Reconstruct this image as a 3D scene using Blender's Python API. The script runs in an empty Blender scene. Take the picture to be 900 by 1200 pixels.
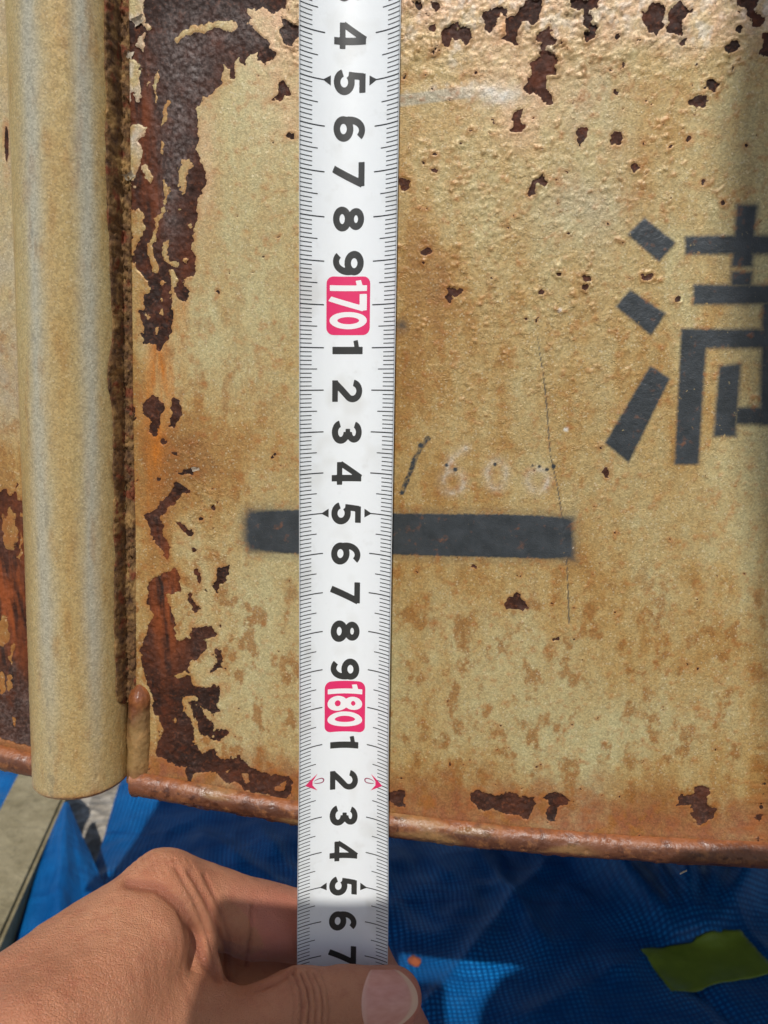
import bpy, bmesh, math, random
import numpy as np
from mathutils import Vector

# ------------------------------------------------------------------ camera, sky, sun, exposure
scene = bpy.context.scene
COL = scene.collection
PITCH = math.radians(10.5)
FPX = 26.0 / 36.0 * 1200.0          # focal length in pixels of the 900 x 1200 photograph
cam_data = bpy.data.cameras.new("camera")
cam_data.lens = 26.0; cam_data.sensor_width = 36.0; cam_data.sensor_fit = 'AUTO'
cam_data.clip_start = 0.005; cam_data.clip_end = 100.0
cam_data.dof.use_dof = True
cam_data.dof.focus_distance = 0.186
cam_data.dof.aperture_fstop = 22.0
cam = bpy.data.objects.new("camera", cam_data); COL.objects.link(cam)
cam.rotation_euler = (math.pi / 2 - PITCH, 0, 0)
scene.camera = cam

SUN_EL = math.radians(46.5); SUN_AZ = math.radians(2.2)      # azimuth: from a hair to the left of straight behind the camera
world = bpy.data.worlds.new("World"); scene.world = world; world.use_nodes = True
wn = world.node_tree.nodes; wl = world.node_tree.links
bg = wn["Background"]
sky = wn.new("ShaderNodeTexSky"); sky.sky_type = 'NISHITA'; sky.sun_disc = False
sky.sun_elevation = SUN_EL; sky.sun_rotation = math.pi + SUN_AZ
sky.air_density = 1.0; sky.dust_density = 1.0
wl.new(sky.outputs[0], bg.inputs[0]); bg.inputs[1].default_value = 0.105
sun_data = bpy.data.lights.new("sun", 'SUN'); sun_data.energy = 3.2; sun_data.angle = math.radians(0.53)
sun_data.color = (1.0, 0.965, 0.915)
sun = bpy.data.objects.new("sun", sun_data); COL.objects.link(sun)
SUN_TRAVEL = Vector((math.sin(SUN_AZ) * math.cos(SUN_EL), math.cos(SUN_AZ) * math.cos(SUN_EL), -math.sin(SUN_EL)))
sun.rotation_euler = SUN_TRAVEL.to_track_quat('-Z', 'Y').to_euler()
sun.location = (0, -1, 1)
scene.view_settings.view_transform = 'Standard'; scene.view_settings.look = 'None'
scene.view_settings.gamma = 1.0; scene.view_settings.use_curve_mapping = False
scene.view_settings.exposure = 0.0
cy = scene.cycles
cy.max_bounces = 5; cy.diffuse_bounces = 3; cy.glossy_bounces = 3; cy.transmission_bounces = 2; cy.volume_bounces = 0
cy.use_adaptive_sampling = True; cy.adaptive_threshold = 0.02; cy.use_denoising = True

# ------------------------------------------------------------------ helpers (all lengths below are in centimetres)
CM = 0.01
CT, ST = math.cos(PITCH), math.sin(PITCH)

def ray(u, v):
    """direction of the sight line through a point of the photograph"""
    u = np.asarray(u, float); v = np.asarray(v, float)
    a = (u - 450.0) / FPX; b = (600.0 - v) / FPX
    return np.stack([a, CT + ST * b, -ST + CT * b], -1)

def at_y(u, v, y):
    d = ray(u, v); return d * (np.asarray(y, float) / d[..., 1])[..., None]

def at_z(u, v, z):
    d = ray(u, v); return d * (np.asarray(z, float) / d[..., 2])[..., None]

def to_px(P):
    P = np.asarray(P, float)
    dep = P[..., 1] * CT - P[..., 2] * ST
    up = P[..., 1] * ST + P[..., 2] * CT
    return 450 + FPX * P[..., 0] / dep, 600 - FPX * up / dep

PA, PB = 18.76, -0.10                      # the main sheet stands at y = PA + PB * x
def on_panel(u, v):
    d = ray(u, v); t = PA / (d[..., 1] - PB * d[..., 0]); return d * t[..., None]

def hash2(ix, iy, seed):
    h = (ix.astype(np.int64) * 374761393 + iy.astype(np.int64) * 668265263 + seed * 974634777) & 0xFFFFFFFF
    h = ((h ^ (h >> 13)) * 1274126177) & 0xFFFFFFFF
    return ((h ^ (h >> 16)) & 0xFFFFFF) / float(0xFFFFFF)

def vnoise(x, y, seed=0):
    x0 = np.floor(x); y0 = np.floor(y); fx = x - x0; fy = y - y0
    ix = x0.astype(np.int64); iy = y0.astype(np.int64)
    sx = fx * fx * fx * (fx * (fx * 6 - 15) + 10); sy = fy * fy * fy * (fy * (fy * 6 - 15) + 10)
    a = hash2(ix, iy, seed); b = hash2(ix + 1, iy, seed); c = hash2(ix, iy + 1, seed); d = hash2(ix + 1, iy + 1, seed)
    return (a + (b - a) * sx) * (1 - sy) + (c + (d - c) * sx) * sy

def fbm(x, y, octv=4, seed=0, gain=0.5):
    """fractal noise, about -1 .. 1"""
    s = np.zeros_like(x); amp = 1.0; tot = 0.0
    for k in range(octv):
        ca, sa = math.cos(0.6 * k + .3), math.sin(0.6 * k + .3)
        f = 2.03 ** k
        s += amp * (vnoise((x * ca - y * sa) * f + 17.3 * k, (x * sa + y * ca) * f - 9.1 * k, seed + k * 13) * 2 - 1)
        tot += amp; amp *= gain
    return s / tot * 1.5

def sstep(a, b, x):
    t = np.clip((x - a) / (b - a), 0, 1); return t * t * (3 - 2 * t)

def poly_sd(pts, X, Z, out, margin=0.6):
    """signed distance (positive inside) to a polygon, merged into out by maximum"""
    pts = np.asarray(pts, float)
    lo = pts.min(0) - margin; hi = pts.max(0) + margin
    m = (X > lo[0]) & (X < hi[0]) & (Z > lo[1]) & (Z < hi[1])
    if not m.any(): return
    x = X[m]; z = Z[m]
    d2 = np.full(x.shape, 1e9); inside = np.zeros(x.shape, bool)
    n = len(pts)
    for i in range(n):
        ax, az = pts[i]; bx, bz = pts[(i + 1) % n]
        ex, ez = bx - ax, bz - az
        t = np.clip(((x - ax) * ex + (z - az) * ez) / (ex * ex + ez * ez + 1e-12), 0, 1)
        d2 = np.minimum(d2, (x - ax - t * ex) ** 2 + (z - az - t * ez) ** 2)
        c = ((az > z) != (bz > z)) & (x < (bx - ax) * (z - az) / (bz - az + 1e-12) + ax)
        inside ^= c
    sd = np.where(inside, 1, -1) * np.sqrt(d2)
    out[m] = np.maximum(out[m], sd)

def line_d(pts, X, Z):
    d2 = np.full(X.shape, 1e9)
    for (ax, az), (bx, bz) in zip(pts[:-1], pts[1:]):
        ex, ez = bx - ax, bz - az
        t = np.clip(((X - ax) * ex + (Z - az) * ez) / (ex * ex + ez * ez + 1e-12), 0, 1)
        d2 = np.minimum(d2, (X - ax - t * ex) ** 2 + (Z - az - t * ez) ** 2)
    return np.sqrt(d2)

def mesh_obj(name, verts, faces, mat, parent=None, smooth=True, attrs=None, **props):
    """one mesh object from numpy arrays in cm; faces: (n,3) / (n,4) array or a list of polygons"""
    verts = np.asarray(verts, np.float32).reshape(-1, 3) * CM
    me = bpy.data.meshes.new(name)
    if isinstance(faces, np.ndarray):
        n, k = faces.shape
        me.vertices.add(len(verts)); me.vertices.foreach_set("co", verts.ravel())
        me.loops.add(n * k); me.loops.foreach_set("vertex_index", faces.astype(np.int32).ravel())
        me.polygons.add(n)
        me.polygons.foreach_set("loop_start", np.arange(0, n * k, k, dtype=np.int32))
        me.polygons.foreach_set("loop_total", np.full(n, k, np.int32))
    else:
        me.from_pydata([tuple(map(float, v)) for v in verts], [], faces)
    me.update(calc_edges=True)
    me.polygons.foreach_set("use_smooth", np.full(len(me.polygons), smooth, bool))
    if attrs:
        for k, a in attrs.items():
            at = me.attributes.new(k, 'FLOAT', 'POINT')
            at.data.foreach_set("value", np.ascontiguousarray(np.asarray(a, np.float32).ravel()))
    me.materials.append(mat)
    me.validate()
    o = bpy.data.objects.new(name, me); COL.objects.link(o)
    if parent is not None: o.parent = parent
    for k, v in props.items(): o[k] = v
    return o

def grid_faces(ny, nx, flip=False):
    i = np.arange(ny - 1)[:, None] * nx + np.arange(nx - 1)[None, :]
    i = i.ravel()
    f = np.stack([i, i + 1, i + nx + 1, i + nx], -1)
    return f[:, ::-1] if flip else f

def empty(name, loc=(0, 0, 0), **props):
    o = bpy.data.objects.new(name, None); COL.objects.link(o)
    o.empty_display_size = 0.02
    for k, v in props.items(): o[k] = v
    return o

def tube(path, radii, nseg=12, squash=None):
    """closed tapered tube round a polyline, (verts, faces)"""
    path = np.asarray(path, float); n = len(path)
    V = []; F = []
    T = np.gradient(path, axis=0); T /= np.linalg.norm(T, axis=1)[:, None] + 1e-9
    ref = np.array([0, 0, 1.0]) if abs(T[0][2]) < .8 else np.array([0, 1.0, 0])
    for i in range(n):
        a = np.cross(T[i], ref); a /= np.linalg.norm(a); b = np.cross(a, T[i])
        for k in range(nseg):
            w = 2 * math.pi * k / nseg
            V.append(path[i] + radii[i] * (math.cos(w) * a + math.sin(w) * b))
    for i in range(n - 1):
        for k in range(nseg):
            F.append([i * nseg + k, i * nseg + (k + 1) % nseg, (i + 1) * nseg + (k + 1) % nseg, (i + 1) * nseg + k])
    F.append(list(range(nseg))[::-1]); F.append([(n - 1) * nseg + k for k in range(nseg)])
    return np.array(V), F

def box_mesh(lo, hi):
    x0, y0, z0 = lo; x1, y1, z1 = hi
    V = np.array([(x0, y0, z0), (x1, y0, z0), (x1, y1, z0), (x0, y1, z0), (x0, y0, z1), (x1, y0, z1), (x1, y1, z1), (x0, y1, z1)])
    F = [[0, 3, 2, 1], [4, 5, 6, 7], [0, 1, 5, 4], [1, 2, 6, 5], [2, 3, 7, 6], [3, 0, 4, 7]]
    return V, F

# ------------------------------------------------------------------ materials
class NT:
    """small wrapper for writing node trees"""
    def __init__(s, name):
        s.mat = bpy.data.materials.new(name); s.mat.use_nodes = True
        s.t = s.mat.node_tree; s.n = s.t.nodes; s.l = s.t.links
        s.b = s.n["Principled BSDF"]
        s.co = s.n.new("ShaderNodeTexCoord").outputs["Object"]
    def put(s, sock, val):
        if isinstance(val, bpy.types.NodeSocket): s.l.new(val, sock)
        else: sock.default_value = val
    def attr(s, name):
        a = s.n.new("ShaderNodeAttribute"); a.attribute_name = name; return a.outputs["Fac"]
    def noise(s, scale, detail=3, rough=0.55, vec=None, dist=0.0):
        t = s.n.new("ShaderNodeTexNoise"); t.inputs["Scale"].default_value = scale
        t.inputs["Detail"].default_value = detail; t.inputs["Roughness"].default_value = rough
        t.inputs["Distortion"].default_value = dist
        s.l.new(vec if vec is not None else s.co, t.inputs["Vector"]); return t.outputs["Fac"]
    def voro(s, scale, feature='F1', vec=None, out="Distance"):
        t = s.n.new("ShaderNodeTexVoronoi"); t.feature = feature; t.inputs["Scale"].default_value = scale
        s.l.new(vec if vec is not None else s.co, t.inputs["Vector"]); return t.outputs[out]
    def stretch(s, sc, rot=(0, 0, 0)):
        m = s.n.new("ShaderNodeMapping"); m.inputs["Scale"].default_value = sc; m.inputs["Rotation"].default_value = rot
        s.l.new(s.co, m.inputs["Vector"]); return m.outputs[0]
    def rng(s, val, a, b, c=0.0, d=1.0, smooth=False):
        m = s.n.new("ShaderNodeMapRange"); s.put(m.inputs["Value"], val)
        if smooth: m.interpolation_type = 'SMOOTHSTEP'
        for k, w in zip(("From Min", "From Max", "To Min", "To Max"), (a, b, c, d)): m.inputs[k].default_value = w
        return m.outputs[0]
    def math(s, op, a, b=0.0, clamp=False):
        m = s.n.new("ShaderNodeMath"); m.operation = op; m.use_clamp = clamp
        s.put(m.inputs[0], a); s.put(m.inputs[1], b); return m.outputs[0]
    def mix(s, f, a, b, mode='MIX'):
        m = s.n.new("ShaderNodeMix"); m.data_type = 'RGBA'; m.blend_type = mode; m.clamp_factor = True
        s.put(m.inputs[0], f)
        for sock, val in ((m.inputs[6], a), (m.inputs[7], b)):
            s.put(sock, val if not isinstance(val, tuple) else (val + (1.0,))[:4])
        return m.outputs[2]
    def mixf(s, f, a, b):
        m = s.n.new("ShaderNodeMix"); m.data_type = 'FLOAT'
        s.put(m.inputs[0], f); s.put(m.inputs[2], a); s.put(m.inputs[3], b); return m.outputs[0]
    def bump(s, height, dist, strength=1.0, normal=None):
        b = s.n.new("ShaderNodeBump"); b.inputs["Distance"].default_value = dist; s.put(b.inputs["Strength"], strength)
        s.put(b.inputs["Height"], height)
        if normal is not None: s.l.new(normal, b.inputs["Normal"])
        return b.outputs[0]
    def set(s, **kw):
        for k, v in kw.items():
            k = k.replace("_", " ")
            if isinstance(v, tuple) and len(v) == 3 and "olor" in k: v = v + (1.0,)
            s.put(s.b.inputs[k], v)
        return s.mat

def lin(r, g, b):
    f = lambda c: (c / 255 / 12.92) if c <= 10.3 else ((c / 255 + .055) / 1.055) ** 2.4
    return (f(r), f(g), f(b))

def paint_material():
    m = NT("weathered_gold_paint_over_rusty_steel")
    A = m.attr
    fine = m.noise(1100, 2, .6); med = m.noise(260, 3, .6); big = m.noise(70, 1, .6)
    # paint colour
    streak = m.noise(1.0, 2, .55, m.stretch((420, 420, 70)))
    mott = m.math('ADD', m.rng(med, .3, .7, -.17, .17), m.rng(streak, .3, .7, -.12, .12))
    oc = m.math('ADD', A("ochre"), m.math('MULTIPLY', mott, m.rng(A("gloss"), .3, 1, 1.0, .3)))
    col = m.mix(m.rng(oc, 0, 1), lin(186, 174, 128), lin(174, 138, 80))
    col = m.mix(m.rng(oc, .8, 1.6), col, lin(144, 100, 52))
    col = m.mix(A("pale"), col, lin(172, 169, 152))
    col = m.mix(m.math('MULTIPLY', A("pink"), m.rng(med, .3, .65, .35, 1.0)), col, lin(214, 178, 144))
    col = m.mix(m.math('MULTIPLY', A("chalk"), m.rng(med, .3, .6, .4, 1.0)), col, lin(212, 208, 196))
    col = m.mix(m.math('MULTIPLY', A("orange"), m.rng(streak, .35, .62, .2, 1.0)), col, lin(190, 112, 28))
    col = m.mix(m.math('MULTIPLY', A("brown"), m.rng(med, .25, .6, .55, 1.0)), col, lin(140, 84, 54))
    col = m.mix(A("spot"), col, lin(146, 96, 42))
    # metallic-paint glitter
    gl = m.voro(2600, out="Color")
    sep = m.n.new("ShaderNodeSeparateColor"); m.l.new(gl, sep.inputs[0])
    glit = m.rng(sep.outputs[0], 0, 1, .78, 1.2)
    spark = m.math('MULTIPLY', m.rng(sep.outputs[1], .93, .985, 0, 1), m.math('SUBTRACT', 1.0, m.math('ADD', A("brown"), A("orange")), True))
    hsv = m.n.new("ShaderNodeHueSaturation"); m.l.new(glit, hsv.inputs["Value"]); m.l.new(col, hsv.inputs["Color"])
    col = m.mix(m.math('MULTIPLY', spark, m.rng(A("gloss"), 0, 1, .30, .16)), hsv.outputs[0], lin(244, 232, 200))
    # stencil paint, with a dry, worn grain
    mk = m.math('MULTIPLY', A("mark"), m.rng(fine, .25, .42, .82, 1.0))
    chip = m.rng(m.noise(420, 3, .7), .67, .73, 0, .7)
    mk = m.rng(m.math('SUBTRACT', mk, chip), .06, .9, 0, 1)
    col = m.mix(mk, col, m.mix(m.rng(med, .3, .7), lin(48, 53, 56), lin(66, 71, 75)))
    # rust
    sd = m.math('ADD', A("rust"), m.math('MULTIPLY', m.math('SUBTRACT', fine, .5), .045))
    sd = m.math('ADD', sd, m.math('MULTIPLY', m.math('SUBTRACT', med, .5), .05))
    rf = m.rng(sd, -.005, .005)
    rcol = m.mix(m.rng(big, .36, .62), lin(42, 25, 18), lin(72, 40, 27))
    rcol = m.mix(m.rng(med, .5, .68, 0, .75), rcol, lin(38, 22, 15))
    rcol = m.mix(m.rng(fine, .54, .72, 0, .5), rcol, lin(118, 66, 38))
    rcol = m.mix(m.rng(m.noise(170, 3, .6), .54, .66, 0, .5), rcol, lin(100, 50, 28))
    rcol = m.mix(m.math('MULTIPLY', A("orust"), m.rng(streak, .38, .6)), rcol, lin(150, 76, 34))
    rcol = m.mix(m.math('MULTIPLY', A("scale"), m.rng(med, .3, .6, .25, 1)), rcol, m.mix(m.rng(fine, .38, .62), lin(58, 44, 39), lin(108, 95, 90)))  # grey scale, with its sky sheen put into the colour
    rim = m.math('MULTIPLY', m.rng(sd, -.14, -.004), m.math('SUBTRACT', 1.0, rf))
    col = m.mix(m.math('MULTIPLY', rim, m.math('MULTIPLY', m.rng(A("pink"), 0, 1, .55, .15), m.rng(med, .35, .6))), col, lin(168, 100, 44))
    col = m.mix(rf, col, rcol)
    rough = m.mixf(rf, m.rng(A("gloss"), 0, 1, .60, .30), m.mixf(A("scale"), m.rng(med, .3, .7, .6, .85), .5))
    rough = m.mixf(mk, rough, .5)
    hgt = m.math('ADD', m.math('MULTIPLY', fine, .5), m.math('MULTIPLY', m.noise(3200, 0), .35))
    hgt = m.math('ADD', hgt, m.math('MULTIPLY', rf, m.math('MULTIPLY', m.noise(520, 2, .7), 2.6)))
    flk = m.noise(430, 3, .62, None, .4)
    flake_h = m.math('ADD', m.rng(flk, .56, .59), m.math('MULTIPLY', m.rng(flk, .64, .67), .8))
    flake_h = m.math('MULTIPLY', m.math('MULTIPLY', flake_h, A("flaky")), m.math('SUBTRACT', 1.0, rf))
    hgt = m.math('ADD', hgt, m.math('MULTIPLY', flake_h, 1.0))
    nb = m.bump(hgt, .00022, m.rng(A("gloss"), 0, 1, .75, .14))
    return m.set(Base_Color=col, Roughness=rough, Normal=nb, Specular_IOR_Level=m.mixf(rf, .5, .28), Metallic=m.math('MULTIPLY', m.math('SUBTRACT', 1.0, rf), .12))

def crust_material():
    m = NT("crumbling_rust")
    a = m.noise(500, 5, .7); b = m.noise(150, 4, .6)
    col = m.mix(m.rng(a, .35, .65), lin(62, 38, 22), lin(126, 92, 52))
    col = m.mix(m.rng(b, .5, .68), col, lin(156, 122, 72))
    col = m.mix(m.rng(m.noise(260, 3), .56, .66), col, lin(112, 56, 28))
    return m.set(Base_Color=col, Roughness=.85, Normal=m.bump(a, .0006, .9))

def lip_material():
    m = NT("brown_paint_over_rusty_rolled_edge")
    a = m.noise(300, 3, .65); b = m.noise(110, 2, .6, m.stretch((.5, .5, 1.2))); f = m.noise(1500, 1)
    col = m.mix(m.rng(b, .35, .65), lin(114, 70, 47), lin(80, 47, 32))
    col = m.mix(m.rng(a, .52, .70, 0, .8), col, lin(150, 98, 56))
    col = m.mix(m.rng(m.noise(420, 2, .6), .58, .68, 0, .9), col, lin(70, 38, 25))
    col = m.mix(m.math('MULTIPLY', m.attr("orange"), m.rng(a, .3, .55)), col, lin(146, 84, 40))
    col = m.mix(m.attr("ochre"), col, lin(176, 146, 92))
    return m.set(Base_Color=col, Roughness=m.rng(a, .3, .7, .32, .58), Specular_IOR_Level=.55,
                 Normal=m.bump(m.math('ADD', m.math('MULTIPLY', a, .8), m.math('MULTIPLY', f, .2)), .0007, .55))

def simple(name, color, rough=.5, **kw):
    return NT(name).set(Base_Color=color, Roughness=rough, **kw)

M_PAINT = paint_material(); M_CRUST = crust_material(); M_LIP = lip_material()

# ------------------------------------------------------------------ ground, slab and tarpaulins
GZ = -35.0
def ground_material():
    m = NT("pale_gravelly_concrete")
    v = m.voro(120, out="Color"); n = m.noise(45, 5, .65)
    sep = m.n.new("ShaderNodeSeparateColor"); m.l.new(v, sep.inputs[0])
    col = m.mix(m.rng(n, .3, .7), lin(150, 140, 124), lin(214, 204, 188))
    col = m.mix(m.rng(sep.outputs[0], .3, .9, 0, .55), col, lin(90, 84, 76))
    return m.set(Base_Color=col, Roughness=.9, Normal=m.bump(m.math('ADD', m.voro(120), m.math('MULTIPLY', n, .6)), .004, .7))

gx = np.concatenate([[-300, -150, -80], np.linspace(-50, 50, 110), [80, 150, 300]])
gy = np.concatenate([[-200, -60, 0], np.linspace(20, 100, 90), [160, 320]])
GX, GY = np.meshgrid(gx, gy)
gzz = GZ - .45 + .25 * fbm(GX * .5, GY * .5, 4, 5) * ((abs(GX) < 55) & (GY > 15))
mesh_obj("ground", np.stack([GX, GY, gzz], -1), grid_faces(len(gy), len(gx)), ground_material(), kind="structure")

def tarp_material():
    m = NT("woven_blue_polyethylene_tarpaulin")
    def yarn(axis, period):
        w = m.n.new("ShaderNodeTexWave"); w.wave_type = 'BANDS'; w.bands_direction = axis; w.wave_profile = 'SIN'
        w.inputs["Scale"].default_value = 2 * math.pi / (period * 20.0)
        w.inputs["Distortion"].default_value = 1.6; w.inputs["Detail"].default_value = 2; w.inputs["Detail Scale"].default_value = 1.2
        m.l.new(m.attr_vec("wuv"), w.inputs["Vector"]); return w.outputs["Fac"]
    m.attr_vec = lambda n: (lambda a: (setattr(a, "attribute_name", n), a.outputs["Vector"])[1])(m.n.new("ShaderNodeAttribute"))
    wx, wy = yarn('X', .0031), yarn('Y', .0027)
    weave = m.math('MULTIPLY', wx, wy)
    lines = m.noise(1.0, 2, .5, m.stretch((14, 330, 10), (0, 0, .18)))
    n = m.noise(60, 4, .6)
    patch = m.noise(24, 3, .6)
    col = m.mix(m.math('MULTIPLY', m.rng(weave, .05, .55), m.rng(patch, .35, .65, .15, .9)), lin(4, 70, 126), lin(24, 136, 212))
    col = m.mix(m.rng(lines, .56, .72, 0, .6), col, lin(5, 54, 112))
    col = m.mix(m.rng(n, .55, .8, 0, .25), col, lin(60, 120, 170))
    h = m.math('ADD', m.math('MULTIPLY', weave, .6), m.math('MULTIPLY', n, .5))
    return m.set(Base_Color=col, Roughness=m.rng(n, .3, .7, .32, .5), Specular_IOR_Level=.35, Normal=m.bump(h, .0010, .4))
M_TARP = tarp_material()

def add_wuv(o, ax, ay):
    """weave coordinates in metres that follow the cloth"""
    me = o.data; at = me.attributes.new("wuv", 'FLOAT_VECTOR', 'POINT')
    v = np.stack([ax.ravel(), ay.ravel(), np.zeros(ax.size)], -1).astype(np.float32) * CM
    at.data.foreach_set("vector", v.ravel())

def ridge(X, Y, p, q, h, w, taper=True):
    """a fold of cloth from p (high) to q (flat)"""
    ex, ey = q[0] - p[0], q[1] - p[1]; L2 = ex * ex + ey * ey
    t = ((X - p[0]) * ex + (Y - p[1]) * ey) / L2; tc = np.clip(t, 0, 1)
    side = ((X - p[0]) * ey - (Y - p[1]) * ex) / math.sqrt(L2)
    d = np.sqrt((X - p[0] - tc * ex) ** 2 + (Y - p[1] - tc * ey) ** 2)
    amp = h * ((1 - tc) ** .7 if taper else 1)
    return amp * np.exp(-np.sqrt((d / (w * (1.0 - .4 * tc))) ** 2 + .05) * 1.25)

def gp(u, v, z=GZ):
    p = at_z(u, v, z); return p[:2]

# main sheet: from the gravel at the left, far under the steel
ta = np.linspace(0, 1, 300); tb = np.linspace(14, 78, 190)
TA, TB = np.meshgrid(ta, tb)
l0, l1 = gp(141, 925), gp(116, 1005)
xl = l0[0] + (TB - l0[1]) * (l1[0] - l0[0]) / (l1[1] - l0[1])
TX = xl + TA * (58 - xl)
H = .35 + .35 * fbm(TX * .09, TB * .09, 3, 21) + .08 * fbm(TX * .35, TB * .35, 3, 22)
H += .22 * (1 - np.abs(fbm(TX * .10 + .06 * TB, TB * .05 - .1 * TX, 3, 23)) * 2.2).clip(-.2, 1) + .12 * (1 - np.abs(fbm(TX * .26 - .1 * TB, TB * .2 + .1 * TX, 3, 24)) * 2).clip(0, 1)
foot = gp(815, 1135)
for (u, v, h, w) in ((690, 1012, 7.5, 1.5), (745, 1008, 4.0, 1.0), (792, 1008, 7.5, 1.7), (845, 1008, 4.0, 1.2), (900, 1020, 7.0, 2.0)):
    p = gp(u, v)
    far = p + (p - foot) * .8
    H += ridge(TX, TB, far, foot + (p - foot) * .12, h, w)
for (p, q, h, w) in ((gp(640, 1020), gp(500, 1190), .5, .9), (gp(560, 1010), gp(640, 1120), .6, 1.2), (gp(800, 1150), gp(900, 1240), -.6, .8),
                     (gp(470, 1020), gp(330, 1060), .5, 1.5), (gp(620, 1200), gp(760, 1130), .35, .8), (gp(240, 990), gp(330, 1050), .7, 1.1), (gp(300, 975), gp(350, 1040), .6, 1.0)):
    H += ridge(TX, TB, p, q, h, w, False)
H += np.clip((TB - 62) * .25, 0, 4)
tarp = mesh_obj("tarpaulin", np.stack([TX, TB, GZ + H], -1), grid_faces(len(tb), len(ta)), M_TARP,
                label="large blue woven tarpaulin spread in the shade under the rusty steel", category="tarpaulin", group="blue tarpaulins")
add_wuv(tarp, TX + .12 * TB + .3 * fbm(TX * .2, TB * .2, 2, 31), TB - .16 * TX + .5 * fbm(TX * .12, TB * .12, 2, 32))

# sunlit flap beside the slab: a peaked fold whose tip rises towards the post
n1, n2 = 90, 110
S1, S2 = np.meshgrid(np.linspace(-1, 1, n1), np.linspace(0, 1, n2))
tip = at_z(77, 940, -31.0); lo_l = at_z(-38, 1200, GZ + .3); lo_r = at_z(165, 1135, GZ + .3)
mid = (lo_l + lo_r) / 2
base = tip + S2[..., None] * (mid - tip)
halfv = (lo_r - lo_l) / 2
Pf = base + (S1 * (.03 + S2 * .97))[..., None] * halfv
prof = (1 - np.abs(S1) ** 1.6)
Pf[..., 2] += prof * 2.2 * (S2 * (1.25 - S2)) * 1.6 + .35 * np.sin(S1 * 9 + 2 * S2) * S2 * prof + .25 * fbm(S1 * 3, S2 * 5, 3, 8) * S2
flap = mesh_obj("tarpaulin", Pf, grid_faces(n2, n1), M_TARP,
                label="bright sunlit flap of blue tarpaulin beside the olive slab", category="tarpaulin", group="blue tarpaulins")
add_wuv(flap, S1 * 9, S2 * 22)
# the small corner of sheet beyond the slab
c0 = np.array([at_z(u, v, GZ + .25) for u, v in ((-60, 870), (70, 870), (70, 990), (-60, 1060))])
m1, m2 = 30, 30
Q1, Q2 = np.meshgrid(np.linspace(0, 1, m1), np.linspace(0, 1, m2))
Pc = (c0[0] * (1 - Q1[..., None]) + c0[1] * Q1[..., None]) * (1 - Q2[..., None]) + (c0[3] * (1 - Q1[..., None]) + c0[2] * Q1[..., None]) * Q2[..., None]
Pc[..., 2] += .4 * fbm(Q1 * 4, Q2 * 4, 3, 61)
corner = mesh_obj("tarpaulin", Pc, grid_faces(m2, m1, True), M_TARP,
                  label="small pale blue corner of tarpaulin on the far side of the olive slab", category="tarpaulin", group="blue tarpaulins")
add_wuv(corner, Q1 * 14, Q2 * 14)

def slab_material():
    m = NT("olive_mossy_concrete")
    a = m.noise(60, 5, .65); b = m.noise(220, 4, .65); s = m.noise(1, 4, .6, m.stretch((60, 25, 60)))
    col = m.mix(m.rng(a, .3, .7), lin(134, 122, 90), lin(166, 153, 120))
    col = m.mix(m.rng(b, .6, .74, 0, .6), col, lin(90, 82, 54))
    col = m.mix(m.rng(s, .56, .7, 0, .6), col, lin(108, 98, 70))
    return m.set(Base_Color=col, Roughness=.9, Normal=m.bump(b, .002, .7))
sz = GZ + 3.6
top = [at_z(u, v, sz) for u, v in ((34, 880), (80, 925), (-72, 1265), (-170, 1265))]
bm = bmesh.new()
tv = [bm.verts.new(Vector(p) * CM) for p in top]
bv = [bm.verts.new((Vector(p) - Vector((0, 0, 3.2))) * CM) for p in top]
bm.faces.new(tv[::-1]); bm.faces.new(bv)
for i in range(4): bm.faces.new((tv[i], tv[(i + 1) % 4], bv[(i + 1) % 4], bv[i]))
bmesh.ops.recalc_face_normals(bm, faces=bm.faces)
bmesh.ops.bevel(bm, geom=bm.edges[:], offset=.25 * CM, segments=2, affect='EDGES')
me = bpy.data.meshes.new("concrete_slab"); bm.to_mesh(me); bm.free(); me.materials.append(slab_material())
o = bpy.data.objects.new("concrete_slab", me); COL.objects.link(o)
o["label"] = "long olive grey concrete slab lying on the ground below the post"; o["category"] = "slab"

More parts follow.
